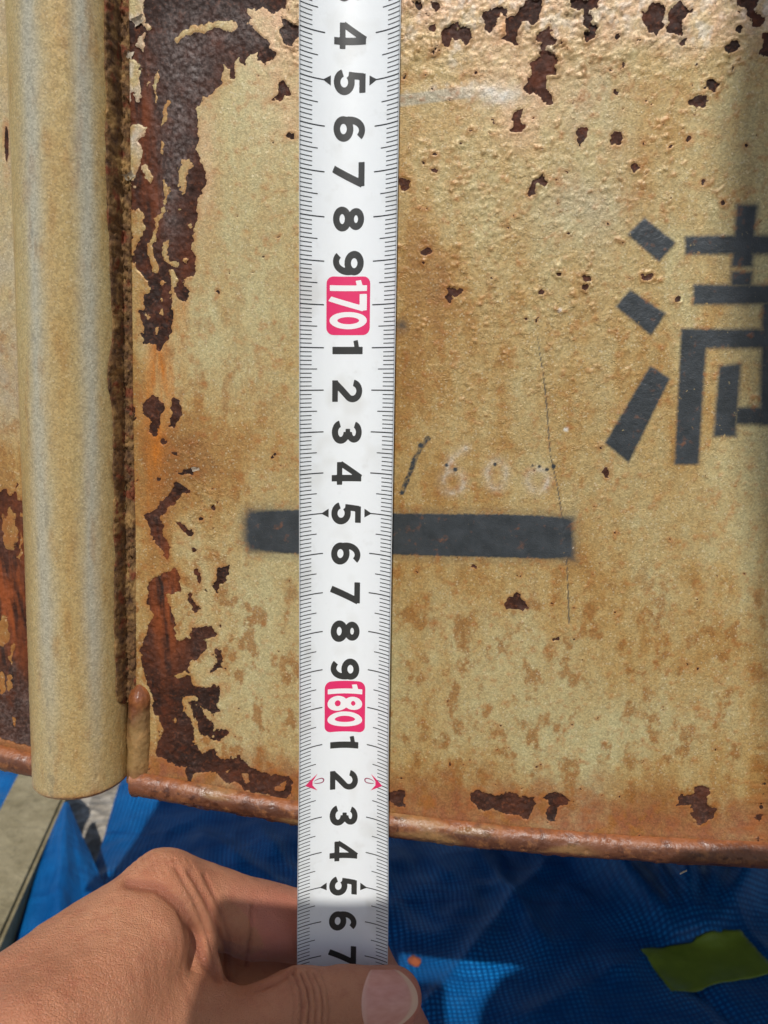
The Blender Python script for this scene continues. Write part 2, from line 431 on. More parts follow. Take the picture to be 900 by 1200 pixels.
# green adhesive patch and a flake of rust on the main sheet
def drape(px, n, name, mat, lift, **props):
    """a thin quad with corners given in the photograph, lying on the main sheet"""
    c = np.array([at_z(u, v, GZ + .5) for u, v in px])
    a, b = np.meshgrid(np.linspace(0, 1, n), np.linspace(0, 1, n)); a = a[..., None]; b = b[..., None]
    P = (c[0] * (1 - a) + c[1] * a) * (1 - b) + (c[3] * (1 - a) + c[2] * a) * b
    from mathutils.bvhtree import BVHTree
    nx = len(ta)
    ix = np.abs(tb[None, :] - P[..., 1].ravel()[:, None]).argmin(1)
    rows = TX[ix]; jx = np.abs(rows - P[..., 0].ravel()[:, None]).argmin(1)
    P[..., 2] = (GZ + H[ix, jx]).reshape(n, n) + lift
    plane = np.polyfit(np.arange(n), P[..., 2].mean(0), 1); plane2 = np.polyfit(np.arange(n), P[..., 2].mean(1), 1)
    flat = np.polyval(plane, np.arange(n))[None, :] + np.polyval(plane2, np.arange(n))[:, None] - P[..., 2].mean()
    P[..., 2] = np.maximum(P[..., 2], .75 * flat + .25 * P[..., 2])
    for _ in range(6):
        Z = P[..., 2]; Z[1:-1, 1:-1] = np.maximum(Z[1:-1, 1:-1], (Z[:-2, 1:-1] + Z[2:, 1:-1] + Z[1:-1, :-2] + Z[1:-1, 2:]) / 4)
    top_ = P.reshape(-1, 3); bot = top_ - np.array([0, 0, .03])
    f1 = grid_faces(n, n, True); f2 = grid_faces(n, n) + n * n
    rim = []
    idx = np.arange(n * n).reshape(n, n)
    loop = list(idx[0, :-1]) + list(idx[:-1, -1]) + list(idx[-1, :0:-1]) + list(idx[:0:-1, 0])
    for p, q in zip(loop, loop[1:] + loop[:1]): rim.append([p, q, q + n * n, p + n * n])
    return mesh_obj(name, np.concatenate([top_, bot]), np.concatenate([f1, f2, np.array(rim)]), mat, **props)
def green_material():
    m = NT("yellow_green_adhesive_tape"); a = m.noise(90, 4)
    return m.set(Base_Color=m.mix(m.rng(a, .3, .7), lin(118, 136, 42), lin(132, 150, 52)), Roughness=.45, Normal=m.bump(a, .002, .4))
drape(((750, 1117), (866, 1099), (912, 1140), (787, 1161)), 26, "adhesive_tape_patch", green_material(), .06,
      label="yellow green adhesive tape patch stuck on the blue tarpaulin", category="tape patch")
def flake_thing():
    c = at_z(486, 1126, GZ + .9); rng = random.Random(4)
    V = []; n = 11
    for k in range(n):
        w = 2 * math.pi * k / n; r = .42 * (1 + .35 * (rng.random() - .5))
        V.append(c + np.array([r * math.cos(w), r * .8 * math.sin(w), .10 * rng.random()]))
    V = np.array(V); V2 = V - np.array([0, 0, .12]); ct = c + np.array([0, 0, .25])
    F = [[k, (k + 1) % n, 2 * n] for k in range(n)] + [[(k + 1) % n, k, n + k, n + (k + 1) % n] for k in range(n)] + [[n + k for k in range(n)][::-1]]
    mesh_obj("rust_flake", np.concatenate([V, V2, [ct]]), F, simple("fallen_orange_rust", lin(150, 78, 46), .9), smooth=False,
             label="small orange rust flake lying on the blue tarpaulin by the thumb", category="rust flake")
flake_thing()

# ------------------------------------------------------------------ the rusty steel: traced outlines, in pixels of enlarged crops of the photograph
def tr(ox, oy, s, *polys): return [[(ox + x / s, oy + y / s) for x, y in p] for p in polys]
def dots(ox, oy, s, *ds):
    out = []
    for i, (x, y, rx, ry) in enumerate(ds):
        rr = random.Random(i * 7 + int(x)); n = 9
        out.append([(ox + (x + rx * (.75 + .5 * rr.random()) * math.cos(2 * math.pi * k / n)) / s,
                     oy + (y + ry * (.75 + .5 * rr.random()) * math.sin(2 * math.pi * k / n)) / s) for k in range(n)])
    return out
RUST = []
RUST += tr(140, 0, 4.09,
  [(18, -60), (700, -60), (800, -20), (795, 35), (720, 70), (690, 30), (640, 70), (610, 110), (660, 150), (700, 185), (725, 212), (720, 240), (745, 265), (735, 295), (700, 305), (665, 295), (655, 258), (612, 270), (604, 315),
   (585, 310), (575, 280), (552, 298), (550, 340), (562, 382), (530, 385), (524, 335), (498, 318), (490, 400), (440, 450), (405, 455), (400, 500), (370, 508), (384, 600), (375, 700), (400, 780), (424, 860), (420, 885), (392, 900),
   (380, 1000), (20, 1000), (18, 880), (60, 872), (20, 860)],
  [(775, 380), (806, 400), (822, 448), (792, 455), (762, 486), (736, 480), (768, 440), (760, 405)],
  [(772, 72), (812, 96), (862, 132), (868, 180), (822, 226), (782, 202), (755, 160), (790, 130)],
  [(800, 655), (825, 635), (856, 652), (840, 668), (812, 660)])
RUST += tr(140, 200, 5.456,
  [(48, 60), (100, 80), (108, 140), (130, 262), (166, 292), (150, 412), (108, 482), (100, 540), (52, 545), (55, 600), (100, 590), (140, 652), (202, 742), (165, 792), (155, 882), (122, 892), (160, 1002), (155, 1125), (232, 1108), (268, 1162),
   (302, 1108), (330, 1022), (347, 930), (332, 802), (330, 642), (350, 640), (386, 702), (347, 750), (374, 822), (422, 842), (457, 770), (410, 742), (415, 680), (480, 682), (480, 560), (468, 420), (500, 322), (500, 232), (515, 172), (520, 102),
   (566, 50), (545, 0), (40, 0)],
  [(60, 385), (92, 382), (96, 405), (82, 438), (68, 415)])
RUST += tr(0, 280, 2.571,
  [(430, 490), (455, 470), (480, 475), (497, 512), (485, 540), (482, 572), (470, 597), (450, 575), (455, 550), (430, 525)],
  [(510, 490), (525, 480), (541, 490), (546, 530), (525, 570), (512, 560), (520, 530)])
RUST += dots(0, 280, 2.571, (492, 610, 9, 11), (530, 645, 6, 5), (402, 530, 7, 22))
RUST += tr(0, 540, 2.571,
  [(530, 60), (582, 90), (545, 100), (520, 130), (487, 170), (490, 220), (515, 260), (505, 297), (490, 280), (488, 262), (460, 240), (455, 200), (434, 160), (470, 150), (480, 125), (512, 102)],
  [(535, 30), (585, 25), (592, 42), (545, 42)], [(530, 185), (555, 195), (587, 215), (580, 232), (555, 215)], [(568, 255), (596, 265), (580, 277)],
  [(655, 325), (692, 315), (690, 342), (665, 372), (655, 402), (640, 380), (650, 365)], [(565, 395), (580, 420), (602, 440), (590, 454), (567, 425)],
  [(585, 315), (612, 352), (605, 366), (588, 340)], [(650, 565), (672, 570), (665, 612), (678, 626), (640, 632), (655, 600)],
  [(490, 335), (540, 328), (546, 392), (505, 406), (515, 450), (531, 500), (530, 550), (570, 530), (580, 502), (640, 498), (652, 522), (625, 540), (620, 575), (575, 602), (560, 652), (580, 682), (666, 674), (660, 722), (640, 762), (602, 738),
   (560, 690), (540, 770), (470, 770), (455, 700), (425, 600), (428, 540), (465, 460), (440, 430), (452, 360)])
RUST += dots(0, 540, 2.571, (605, 175, 5, 5), (643, 143, 6, 5), (668, 498, 6, 5), (482, 58, 8, 6))
RUST += tr(130, 750, 4.5,
  [(160, 30), (300, 0), (400, 0), (420, 80), (412, 180), (440, 250), (500, 270), (577, 232), (577, 300), (560, 340), (575, 375), (545, 398), (520, 370), (482, 332), (448, 330), (480, 382), (542, 430), (550, 472), (612, 463), (628, 480), (580, 532),
   (530, 530), (470, 480), (440, 402), (412, 330), (384, 372), (410, 402), (440, 470), (440, 540), (480, 592), (545, 562), (562, 602), (602, 627), (636, 605), (640, 625), (682, 608), (732, 652), (790, 692), (862, 702), (935, 712), (958, 745), (958, 800), (915, 838), (880, 832),
   (840, 800), (752, 792), (702, 770), (660, 738), (602, 742), (552, 690), (482, 692), (445, 700), (432, 752), (413, 752), (402, 662), (350, 660), (300, 625), (240, 602), (238, 530), (282, 480), (250, 402), (228, 362), (240, 280), (190, 190), (160, 100)])
RUST += tr(460, 0, 3.4615,
  [(75, 0), (128, 0), (115, 35), (85, 32)], [(155, 10), (190, 15), (196, 42), (165, 47)], [(140, 100), (170, 95), (173, 136), (140, 132)],
  [(198, 145), (230, 92), (267, 90), (270, 115), (317, 110), (322, 150), (300, 182), (275, 160), (245, 150), (225, 196), (205, 182)],
  [(365, 50), (430, 30), (472, 25), (465, 50), (435, 55), (420, 90), (400, 137), (376, 120), (370, 80)],
  [(458, 80), (495, 50), (540, 20), (540, -10), (612, -10), (600, 60), (570, 102), (540, 80), (510, 110), (500, 150), (507, 182), (438, 160), (460, 140)],
  [(600, 125), (635, 113), (662, 160), (640, 185), (625, 180), (620, 200), (672, 235), (660, 302), (620, 310), (630, 360), (652, 410), (625, 417), (590, 380), (545, 380), (528, 360), (560, 310), (553, 260), (605, 200), (605, 175), (573, 155)],
  [(722, -10), (842, -10), (830, 25), (800, 40), (810, 100), (832, 110), (820, 150), (785, 172), (773, 145), (800, 130), (768, 110), (780, 50), (733, 35)],
  [(500, 443), (532, 443), (525, 480), (537, 510), (515, 537), (473, 532), (490, 510), (478, 480)], [(748, 530), (775, 510), (802, 525), (785, 560), (765, 602), (750, 560)],
  [(553, 792), (565, 740), (600, 708), (624, 740), (622, 767), (605, 757), (590, 745), (580, 792), (560, 797)], [(25, 720), (45, 723), (77, 735), (70, 762), (30, 762)])
RUST += dots(460, 0, 3.4615, (163, 630, 10, 9), (170, 687, 10, 9), (275, 580, 8, 9), (125, 622, 4, 3), (120, 655, 4, 3), (836, 540, 6, 3), (893, 573, 9, 12))
RUST += tr(460, 0, 2.0455,
  [(598, 40), (620, 3), (652, 15), (650, 60), (635, 87), (610, 77)], [(665, 20), (690, 3), (712, 25), (695, 60), (690, 87), (658, 77)],
  [(820, -10), (882, -10), (870, 25), (892, 55), (868, 60), (850, 20), (825, 15)], [(793, 110), (825, 97), (832, 115), (805, 127)], [(890, 85), (915, 76), (915, 142), (878, 135)])
RUST += dots(460, 0, 2.0455, (693, 101, 8, 8), (542, 87, 8, 7), (548, 157, 5, 14), (832, 73, 8, 12), (765, 205, 16, 15), (735, 247, 21, 17), (710, 330, 6, 7), (745, 437, 7, 5), (583, 400, 12, 11), (540, 333, 16, 15), (640, 20, 5, 5))
RUST += dots(460, 230, 2.0455, (78, 132, 11, 9), (75, 158, 4, 4), (238, 200, 5, 4), (418, 90, 8, 6), (400, 190, 8, 6), (357, 230, 9, 7), (462, 195, 9, 10), (460, 213, 8, 9), (610, 192, 16, 11), (565, 197, 4, 3), (680, 247, 9, 6), (795, 18, 4, 4), (512, 660, 9, 8), (495, 605, 4, 4))
RUST += tr(460, 230, 2.0455, [(125, 238), (138, 220), (166, 222), (162, 236), (148, 238), (138, 254)])
RUST += tr(440, 900, 3.4615,
  [(40, 95), (85, 90), (122, 88), (115, 125), (122, 147), (95, 147), (50, 120)],
  [(378, 95), (420, 83), (500, 115), (540, 93), (580, 115), (640, 113), (657, 140), (630, 170), (612, 197), (580, 180), (520, 175), (475, 153), (440, 170), (415, 167), (395, 130)],
  [(678, 115), (725, 88), (812, 130), (770, 140), (735, 160), (730, 212), (690, 202), (690, 170), (705, 145)])
RUST += tr(440, 800, 1.9565, [(688, 280), (695, 260), (730, 255), (735, 238), (767, 238), (760, 270), (780, 290), (770, 307), (735, 320), (723, 300), (725, 280)])
RUST += tr(260, 480, 1.9565, [(648, 442), (675, 418), (690, 435), (712, 457), (655, 457)])
RUST += dots(260, 480, 1.9565, (578, 362, 7, 4), (768, 523, 6, 4), (882, 143, 8, 7))
PAINT = []
PAINT += tr(140, 0, 4.09,
  [(10, -60), (135, -60), (125, 0), (115, 40), (110, 70), (122, 110), (152, 142), (130, 152), (95, 110), (50, 105), (40, 60), (10, 80)], [(105, 168), (122, 168), (110, 252), (83, 220)],
  [(10, 225), (30, 230), (60, 290), (97, 310), (100, 400), (108, 490), (80, 502), (70, 410), (40, 562), (10, 545)], [(133, 358), (150, 400), (140, 412)], [(180, 328), (191, 330), (181, 440), (175, 502), (164, 490)],
  [(225, 478), (242, 490), (235, 560), (208, 604), (215, 550)], [(10, 605), (137, 603), (125, 650), (93, 680), (122, 720), (100, 760), (95, 822), (75, 872), (10, 860)], [(204, 678), (216, 690), (211, 742), (199, 730)],
  [(268, 200), (290, 158), (340, 138), (400, 128), (470, 98), (540, 108), (572, 130), (540, 152), (460, 132), (400, 163), (350, 167), (300, 187), (288, 217)], [(113, 798), (140, 798), (162, 850), (150, 882), (118, 830)],
  [(310, 770), (345, 758), (362, 800), (330, 830), (315, 905), (293, 905), (288, 830)], [(495, 335), (510, 330), (525, 365), (500, 372)], [(620, 28), (650, 40), (660, 90), (720, 130), (690, 140), (645, 110), (615, 60)])
PAINT += tr(140, 200, 5.456,
  [(295, 68), (332, 130), (302, 190), (292, 270), (265, 312), (236, 402), (217, 480), (222, 560), (257, 632), (215, 642), (193, 570), (168, 510), (178, 460), (213, 420), (233, 330), (218, 300), (270, 270), (285, 190)],
  [(383, -10), (447, -10), (432, 60), (417, 152), (398, 120), (383, 60)], [(315, 438), (301, 520), (332, 570), (367, 590), (362, 622), (310, 590), (283, 560), (288, 480)], [(170, 905), (205, 935), (185, 945)], [(40, 20), (95, 48), (102, 70), (60, 68), (40, 50)], [(86, 98), (118, 100), (118, 115), (100, 120), (105, 145)])
PAINT += dots(140, 200, 5.456, (418, 572, 14, 14), (280, 720, 10, 18), (270, 828, 8, 10), (274, 898, 8, 14), (240, 1015, 6, 18), (390, 245, 12, 6), (452, 352, 10, 12))
PAINT += tr(130, 750, 4.5, [(384, 300), (440, 285), (452, 310), (420, 320), (400, 355), (378, 375)], [(695, 700), (730, 700), (738, 735), (715, 745)], [(870, 765), (935, 740), (930, 775), (880, 790)], [(330, 190), (400, 165), (425, 190), (350, 205)])
PAINT += dots(130, 750, 4.5, (340, 418, 13, 15), (545, 505, 6, 8), (620, 688, 14, 12))

KANJI = tr(680, 220, 3.529,
  [(265, 125), (395, 228), (325, 308), (192, 195)], [(205, 422), (352, 520), (290, 612), (145, 492)], [(288, 735), (370, 788), (200, 1138), (100, 1055)],
  [(645, 68), (735, 68), (722, 190), (714, 330), (622, 330), (635, 190)], [(432, 200), (640, 195), (1140, 195), (1140, 278), (432, 278)],
  [(622, 345), (712, 345), (708, 410), (620, 410)], [(465, 400), (1100, 400), (1100, 484), (465, 484)], [(750, 470), (836, 470), (836, 985), (738, 985)],
  [(415, 583), (1170, 583), (1170, 665), (520, 665), (508, 850), (490, 1145), (390, 1145)], [(1085, 583), (1170, 583), (1180, 1145), (1090, 1145)],
  [(572, 735), (665, 725), (645, 1030), (550, 1030)], [(640, 905), (1020, 905), (1020, 980), (640, 980)], [(900, 725), (990, 735), (1010, 1030), (920, 1030)], [(850, 68), (940, 68), (945, 330), (860, 330)])
STRIPE = tr(260, 480, 1.9565, [(62, 227), (180, 229), (400, 237), (640, 239), (808, 245), (810, 345), (640, 339), (520, 336), (400, 332), (180, 331), (62, 325), (50, 300), (50, 250)])

def world_poly(p): 
    P = on_panel(np.array([a for a, b in p]), np.array([b for a, b in p])); return P[:, [0, 2]]

def paint_fields(P, U, V, sheet=True):
    """stain, wear and rust fields, with some painted shade and sheen, for points P of a painted surface (U, V: where the photograph shows them)"""
    X, Z = P[..., 0], P[..., 2]
    g = lambda u, v, su, sv: np.exp(-((U - u) / su) ** 2 - ((V - v) / sv) ** 2)
    n1 = fbm(X * .45, Z * .25, 4, 41); n2 = fbm(X * 2.2, Z * 1.3, 4, 42); n3 = fbm(X * 7, Z * 6, 3, 43)
    ochre = .45 + .30 * n1 + .14 * n2
    ochre += .40 * g(560, 430, 170, 190) + .45 * g(225, 560, 60, 70) + .30 * g(650, 640, 120, 70) + .35 * g(230, 720, 60, 120) + .25 * g(760, 430, 120, 120)
    ochre += .25 * g(700, 200, 120, 70) - .35 * g(290, 380, 55, 120) - .30 * g(560, 810, 90, 80) - .35 * g(720, 850, 60, 80) - .25 * g(310, 800, 45, 110) - .25 * g(690, 260, 60, 60) - .2 * g(640, 150, 30, 60)
    ochre -= .3 * g(770, 700, 30, 60)
    ochre += .55 * g(215, 540, 75, 55) + .35 * g(300, 520, 50, 40) + .5 * g(800, 760, 90, 60) + .35 * g(690, 700, 50, 60) + .3 * g(520, 330, 60, 90) + .35 * g(190, 620, 25, 150) + .25 * fbm(X * 1.1, Z * .35, 3, 46)  # brown stains; the lower-right one also paints in the photographer's shade
    ochre += .5 * sstep(860, 945, V) + .35 * sstep(250, 170, U) * sstep(380, 480, V)
    F = dict(ochre=np.clip(ochre, 0, 1.6))
    F["pink"] = np.clip((sstep(95, 20, V + 26 * n1 + 20 * n2) * sstep(250, 300, U) + .75 * g(610, 90, 60, 50) + .6 * g(610, 150, 30, 30) + .6 * g(240, 190, 14, 80) + .5 * g(340, 110, 40, 60)) * (.8 + .4 * n2), 0, 1)
    F["chalk"] = np.clip(.5 * sstep(75, 15, V + 40 * n2) * sstep(440, 480, U) * sstep(-.1, .5, n3) + .8 * sstep(185, 150, U) * sstep(260, 180, V) * sstep(-.3, .3, n2)
                         + 1.2 * g(582, 111, 28, 11) * (.8 + .5 * n3) + .45 * np.exp(-((V - 108 + .13 * (U - 470)) / 4) ** 2) * sstep(400, 480, U) * sstep(575, 550, U) * (.6 + n3), 0, 1)
    F["orange"] = np.clip(1.3 * g(190, 430, 13, 55) + .8 * g(182, 505, 10, 60) + .5 * g(215, 345, 7, 50) + .5 * g(590, 32, 8, 12) + .4 * g(175, 560, 15, 90), 0, 1)
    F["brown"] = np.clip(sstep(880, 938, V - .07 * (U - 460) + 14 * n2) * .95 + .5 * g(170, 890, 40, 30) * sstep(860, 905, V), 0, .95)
    sp = fbm(X * 3.2, Z * 2.1, 5, 51, .62)
    F["spot"] = np.clip(sstep(.08, .85, sp) * (.85 * sstep(640, 740, V) + .40 * sstep(300, 400, V) * sstep(350, 250, U) + .14), 0, .7)
    F["pale"] = np.clip(.30 * g(690, 160, 45, 130) * (.5 + .5 * n2) + .18 * g(680, 245, 70, 40) + .7 * sstep(8.5, 5.5, np.abs(V - 118 + .13 * (U - 470))) * sstep(560, 545, U) * sstep(400, 440, U) + .35 * g(400, 330, 60, 200) * 0, 0, 1)
    F["gloss"] = np.clip(.35 + .25 * n1 + .3 * sstep(850, 950, V), 0, 1)
    F["orust"] = np.clip(.8 * g(195, 700, 22, 80) + .9 * g(10, 700, 30, 90) + .5 * g(165, 150, 22, 90) + .4 * g(190, 235, 12, 40), 0, 1)
    F["scale"] = np.clip(1.1 * g(215, 70, 40, 75) + .9 * g(290, 30, 40, 28) + .9 * g(205, 170, 20, 50) + .8 * g(198, 245, 12, 40) + .6 * g(330, 40, 14, 14) - .2 * n2, 0, 1)  # where the grey scale and its painted sky sheen lie
    return F, n1, n2, n3

def panel_left_x(z):
    a = on_panel(149, 0); b = on_panel(157, 800); return a[0] + (z - a[2]) * (b[0] - a[0]) / (b[2] - a[2])
LIP_PX = [(-400, 800), (-60, 862), (0, 882), (40, 892), (155, 913), (250, 930), (350, 948), (460, 962), (560, 974), (700, 986), (800, 992), (900, 997), (1060, 1004), (1500, 1010)]
lipP = on_panel(np.array([p[0] for p in LIP_PX], float), np.array([p[1] for p in LIP_PX], float))
def lip_z(x): return np.interp(x, lipP[:, 0], lipP[:, 2])

gate = empty("steel_gate", label="rusty steel gate in flaking gold paint, with a rounded post and stencilled black marks", category="steel gate")

FLAKY = [None]
def blister_height(P, U, V, n1, n2, n3, rust):
    X, Z = P[..., 0], P[..., 2]
    g = lambda u, v, su, sv: np.exp(-((U - u) / su) ** 2 - ((V - v) / sv) ** 2)
    amp = .06 + 1.0 * sstep(130, 40, V) * sstep(300, 345, U) + .55 * g(650, 200, 220, 120) + .62 * g(700, 430, 220, 170) + .7 * g(235, 560, 50, 60) + .45 * g(235, 720, 50, 130) + .25 * g(740, 700, 60, 90)
    amp += .3 * sstep(190, 150, U) * sstep(420, 300, V) + .3 * g(560, 300, 120, 120)
    amp = np.clip(amp, 0, 1.25)
    b1 = fbm(X * 3.2, Z * 3.2, 4, 71); b2 = 1 - np.abs(fbm(X * 6.5, Z * 6.5, 3, 72)) * 1.6
    fl = sstep(.22, .29, fbm(X * 5.0, Z * 6.0, 5, 73, .62)) + .7 * sstep(.42, .48, fbm(X * 9.0, Z * 11.0, 4, 74, .62))
    h = amp * (.004 * b1 + .002 * b2 + .014 * fl * sstep(.30, .9, amp) + .006 * fbm(X * 11, Z * 13, 4, 75, .65)) + .0012 * n3
    # paint has a thickness; its edge beside a bare patch lifts and curls
    body = sstep(.012, -.012, rust)
    lift = np.exp(-((rust + .03) / .035) ** 2) * (.006 + .045 * amp * sstep(-.2, .6, fbm(X * 2.3, Z * 2.3, 2, 76)))
    lift = lift * (.25 + .75 * sstep(300, 345, U))
    hr = .018 * fbm(X * 5, Z * 3, 4, 77) + .016 * fbm(X * 14, Z * 11, 3, 78)
    FLAKY[0] = np.clip(amp, 0, 1)
    return (.018 + h) * body + lift * body + hr * (1 - body)

def build_panel():
    st = .031
    sx = np.concatenate([np.arange(0, 16.6, st), np.linspace(16.8, 34, 60), np.linspace(36, 126, 24)])  # far right run is unseen, lengthened to block skylight from the tarpaulin
    rz = np.concatenate([np.arange(-.05, 21.8, st), np.linspace(22, 36, 60)])
    S, R = np.meshgrid(sx, rz)
    X0 = S - 6.4
    Z = lip_z(X0) + R
    X = panel_left_x(Z) + S
    P = np.stack([X, PA + PB * X, Z], -1)
    U, V = to_px(P)
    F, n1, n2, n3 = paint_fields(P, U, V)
    rust = np.full(X.shape, -1.0); keep = np.full(X.shape, -1.0)
    jx = X + .055 * fbm(X * 4.5, Z * 4.5, 4, 81, .62); jz = Z + .055 * fbm(X * 4.5 + 50, Z * 4.5, 4, 82, .62)
    for p in RUST: poly_sd(world_poly(p), jx, jz, rust)
    for p in PAINT: poly_sd(world_poly(p), jx, jz, keep)
    rust = np.minimum(rust, -keep)
    # outside the picture the same scabbing goes on
    offm = sstep(9.9, 10.6, X) + sstep(9.2, 9.8, Z)
    rust = np.where(offm > 0, np.maximum(rust, (fbm(X * .9, Z * .9, 5, 85) - .62) * .5 * offm), rust)
    rust = np.maximum(rust, (fbm(X * 7, Z * 7, 3, 86) - 1.22 + .14 * sstep(300, 60, V) * sstep(440, 500, U)) * .12)          # pin holes
    rust += .045 * fbm(X * 9, Z * 9, 4, 87, .65) * sstep(-.25, -.02, rust) * sstep(.3, .05, rust)
    # stencilled marks: distance to each stroke, sprayed edge of about a millimetre
    kan = np.full(X.shape, -1.0); strp = np.full(X.shape, -1.0)
    for p in KANJI: poly_sd(world_poly(p), X, Z, kan)
    for p in STRIPE: poly_sd(world_poly(p), X, Z, strp)
    halo = fbm(X * 22, Z * 22, 2, 91)
    soft = .06 + .05 * sstep(760, 900, U)
    mark = sstep(-1.0, 1.0, (kan + .01 * halo) / soft)
    softs = .05 + .14 * (np.exp(-((U - 675) / 22) ** 2) + np.exp(-((U - 285) / 16) ** 2)) + .08 * sstep(350, 300, U)
    strk = sstep(-1.0, 1.0, (strp + .015 * halo) / softs)
    strk = np.maximum(strk, .30 * sstep(-.35, .0, strp + .03 * halo) * (strp < .02))
    mark = np.maximum(mark, strk)
    # handwriting: a black 1, pale rubbed 6 0 0 with black dots; a long scratch
    W = lambda *q: [tuple(world_poly([(260 + x / 1.9565, 480 + y / 1.9565)])[0]) for x, y in q]
    one = line_d(W((472, 66), (458, 82), (440, 122), (424, 162), (413, 192)), X, Z)
    mark = np.maximum(mark, sstep(.085, .03, one + .02 * fbm(X * 12, Z * 6, 3, 93)) * (.75 + .4 * halo))
    for (x, y, r) in ((515, 127, 5), (535, 137, 6), (626, 125, 5), (728, 130, 4), (745, 137, 5), (760, 130, 6), (413, 190, 6), (456, 82, 7), (712, 128, 3)):
        c = W((x, y))[0]; mark = np.maximum(mark, .95 * sstep(r * 1.1 / 88, r * .6 / 88, np.hypot(X - c[0], Z - c[1])))
    def ring(cx, cy, rx, ry):
        return W(*[(cx + rx * math.cos(t), cy + ry * math.sin(t)) for t in np.linspace(0, 6.2832, 15)])
    rub = np.minimum.reduce([line_d(ring(530, 165, 24, 26), X, Z), line_d(W((558, 88), (530, 108), (512, 145)), X, Z), line_d(ring(630, 148, 22, 32), X, Z), line_d(ring(724, 162, 22, 26), X, Z)])
    rubm = sstep(.10, .02, rub + .03 * n2) * (.45 + .6 * n3) + .35 * sstep(.25, .05, rub)
    F["chalk"] = np.clip(np.maximum(F["chalk"], .45 * rubm), 0, 1)
    sc = line_d(W((722, -170), (738, -70), (745, 0), (752, 100), (770, 180), (782, 260), (790, 340), (794, 420), (796, 490)), X, Z)
    scr = sstep(.022, .008, sc + .006 * n3) * sstep(-1.1, -.4, fbm(X * 2, Z * 5, 3, 95))
    mark = np.maximum(mark, .8 * scr)
    sc2 = line_d(W((100, 322), (140, 285), (170, 250), (195, 200)), X, Z)
    mark = np.maximum(mark, sstep(.03, .01, sc2) * .95)
    smud = np.exp(-(np.hypot(U - 470, (V - 383) * .9) / 9) ** 2); mark = np.maximum(mark, .75 * smud * (.8 + .3 * n3))
    for (u, v, r) in ((656, 364, .06), (663, 503, .07), (672, 642, .04)):
        c = world_poly([(u, v)])[0]; ch = sstep(r, r * .5, np.hypot(X - c[0], Z - c[1]) + .02 * n3); F["chalk"] = np.maximum(F["chalk"], ch); mark *= 1 - ch
    wear = sstep(.55, .8, fbm(X * 5, Z * 9, 4, 97)) * np.exp(-((U - 760) / 80) ** 2) * sstep(330, 240, V)
    F["mark"] = np.clip(mark * (1 - .25 * wear), 0, 1)
    rust = rust - .06 * sstep(.5, .9, F["mark"]) * (rust < .05)
    F["rust"] = rust
    h = blister_height(P, U, V, n1, n2, n3, rust)
    F["flaky"] = FLAKY[0] * (1 - .8 * F["mark"])
    h += .006 * np.clip(F["mark"], 0, 1) * sstep(-.05, .05, np.maximum(kan, strp)) - .02 * scr
    h += .01 * np.exp(-((U - 520) / 60) ** 2 - ((V - 107) / 10) ** 2)
    broad = .05 * fbm(X * .12, Z * .12, 2, 99)
    # the sheet turns out into the rolled bottom edge, and its left edge is rounded
    h += .30 * np.exp(-R / .45) + broad - .22 * sstep(.05, 0, S)
    nrm = np.array([PB, -1.0, 0]) / math.hypot(1, PB)
    P = P + h[..., None] * nrm
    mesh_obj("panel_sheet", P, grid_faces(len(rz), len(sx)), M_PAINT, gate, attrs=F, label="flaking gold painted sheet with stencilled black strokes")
build_panel()

# plate behind the sheets, so that the gate has a thickness
zt = 24.0
for nm, xa, xb in (("back_plate", -6.9, 118.0),):
    V_ = []
    for x in (xa, xb):
        for dy in (.75, 1.2):
            for z in (float(lip_z(x)) + .1, zt): V_.append((x, PA + PB * x + dy, z))
    mesh_obj(nm, V_, [[0, 2, 3, 1], [4, 5, 7, 6], [0, 1, 5, 4], [2, 6, 7, 3], [0, 4, 6, 2], [1, 3, 7, 5]], simple("bare_steel_back", lin(110, 80, 60), .7), gate, smooth=False)

# unseen plate behind the gate, added to keep skylight off the tarpaulin
P_, F_ = box_mesh((-19.5, 22.5, -9.6), (118.0, 78.0, -9.0))
mesh_obj("sky_blocker", P_, F_, simple("sky_blocker_brown", lin(96, 60, 44), .8), gate, smooth=False)
# rolled bottom edge
def build_lip(name, xa, xb, step, label=None):
    xs = np.arange(xa, xb, step); ang = np.linspace(-2.75, 1.25, 44)
    Xs, A = np.meshgrid(xs, ang)
    w = fbm(Xs * .8, A * .0 + 3, 3, 101)
    r = .39 + .015 * w + .008 * fbm(Xs * 2.5, A * 1.6, 4, 102) + .007 * fbm(Xs * 9, A * 5, 3, 103)
    pit = np.zeros_like(Xs)
    rr = random.Random(9)
    for _ in range(int((xb - xa) * 1.6)):
        cx, ca, s = rr.uniform(xa, xb), rr.uniform(-1.4, .9), rr.uniform(.03, .06)
        pit = np.maximum(pit, np.exp(-(((Xs - cx) / s) ** 2 + ((A - ca) * .42 / s) ** 2)))
    r = r - .05 * pit + .03 * sstep(.35, .7, fbm(Xs * 3.2, A * 2, 4, 105)) * sstep(-.6, -1.1, A)
    yc = PA + PB * Xs - .10; zc = lip_z(Xs) + .02
    P = np.stack([Xs, yc - r * np.cos(A), zc + r * np.sin(A)], -1)
    end = sstep(0, .5, Xs - xa) * sstep(0, .5, xb - Xs)
    U, V = to_px(P)
    F = dict(orange=np.clip(sstep(.2, .9, A) + .6 * sstep(-.9, -1.6, A), 0, 1), ochre=np.clip(.65 * sstep(.1, .8, fbm(Xs * .6, A, 3, 107)) * sstep(-6, -5, -Xs) * .5, 0, 1))
    return mesh_obj(name, P, grid_faces(len(ang), len(xs), False), M_LIP, gate, attrs=F, **({"label": label} if label else {}))
xl0 = float(panel_left_x(-11.0))
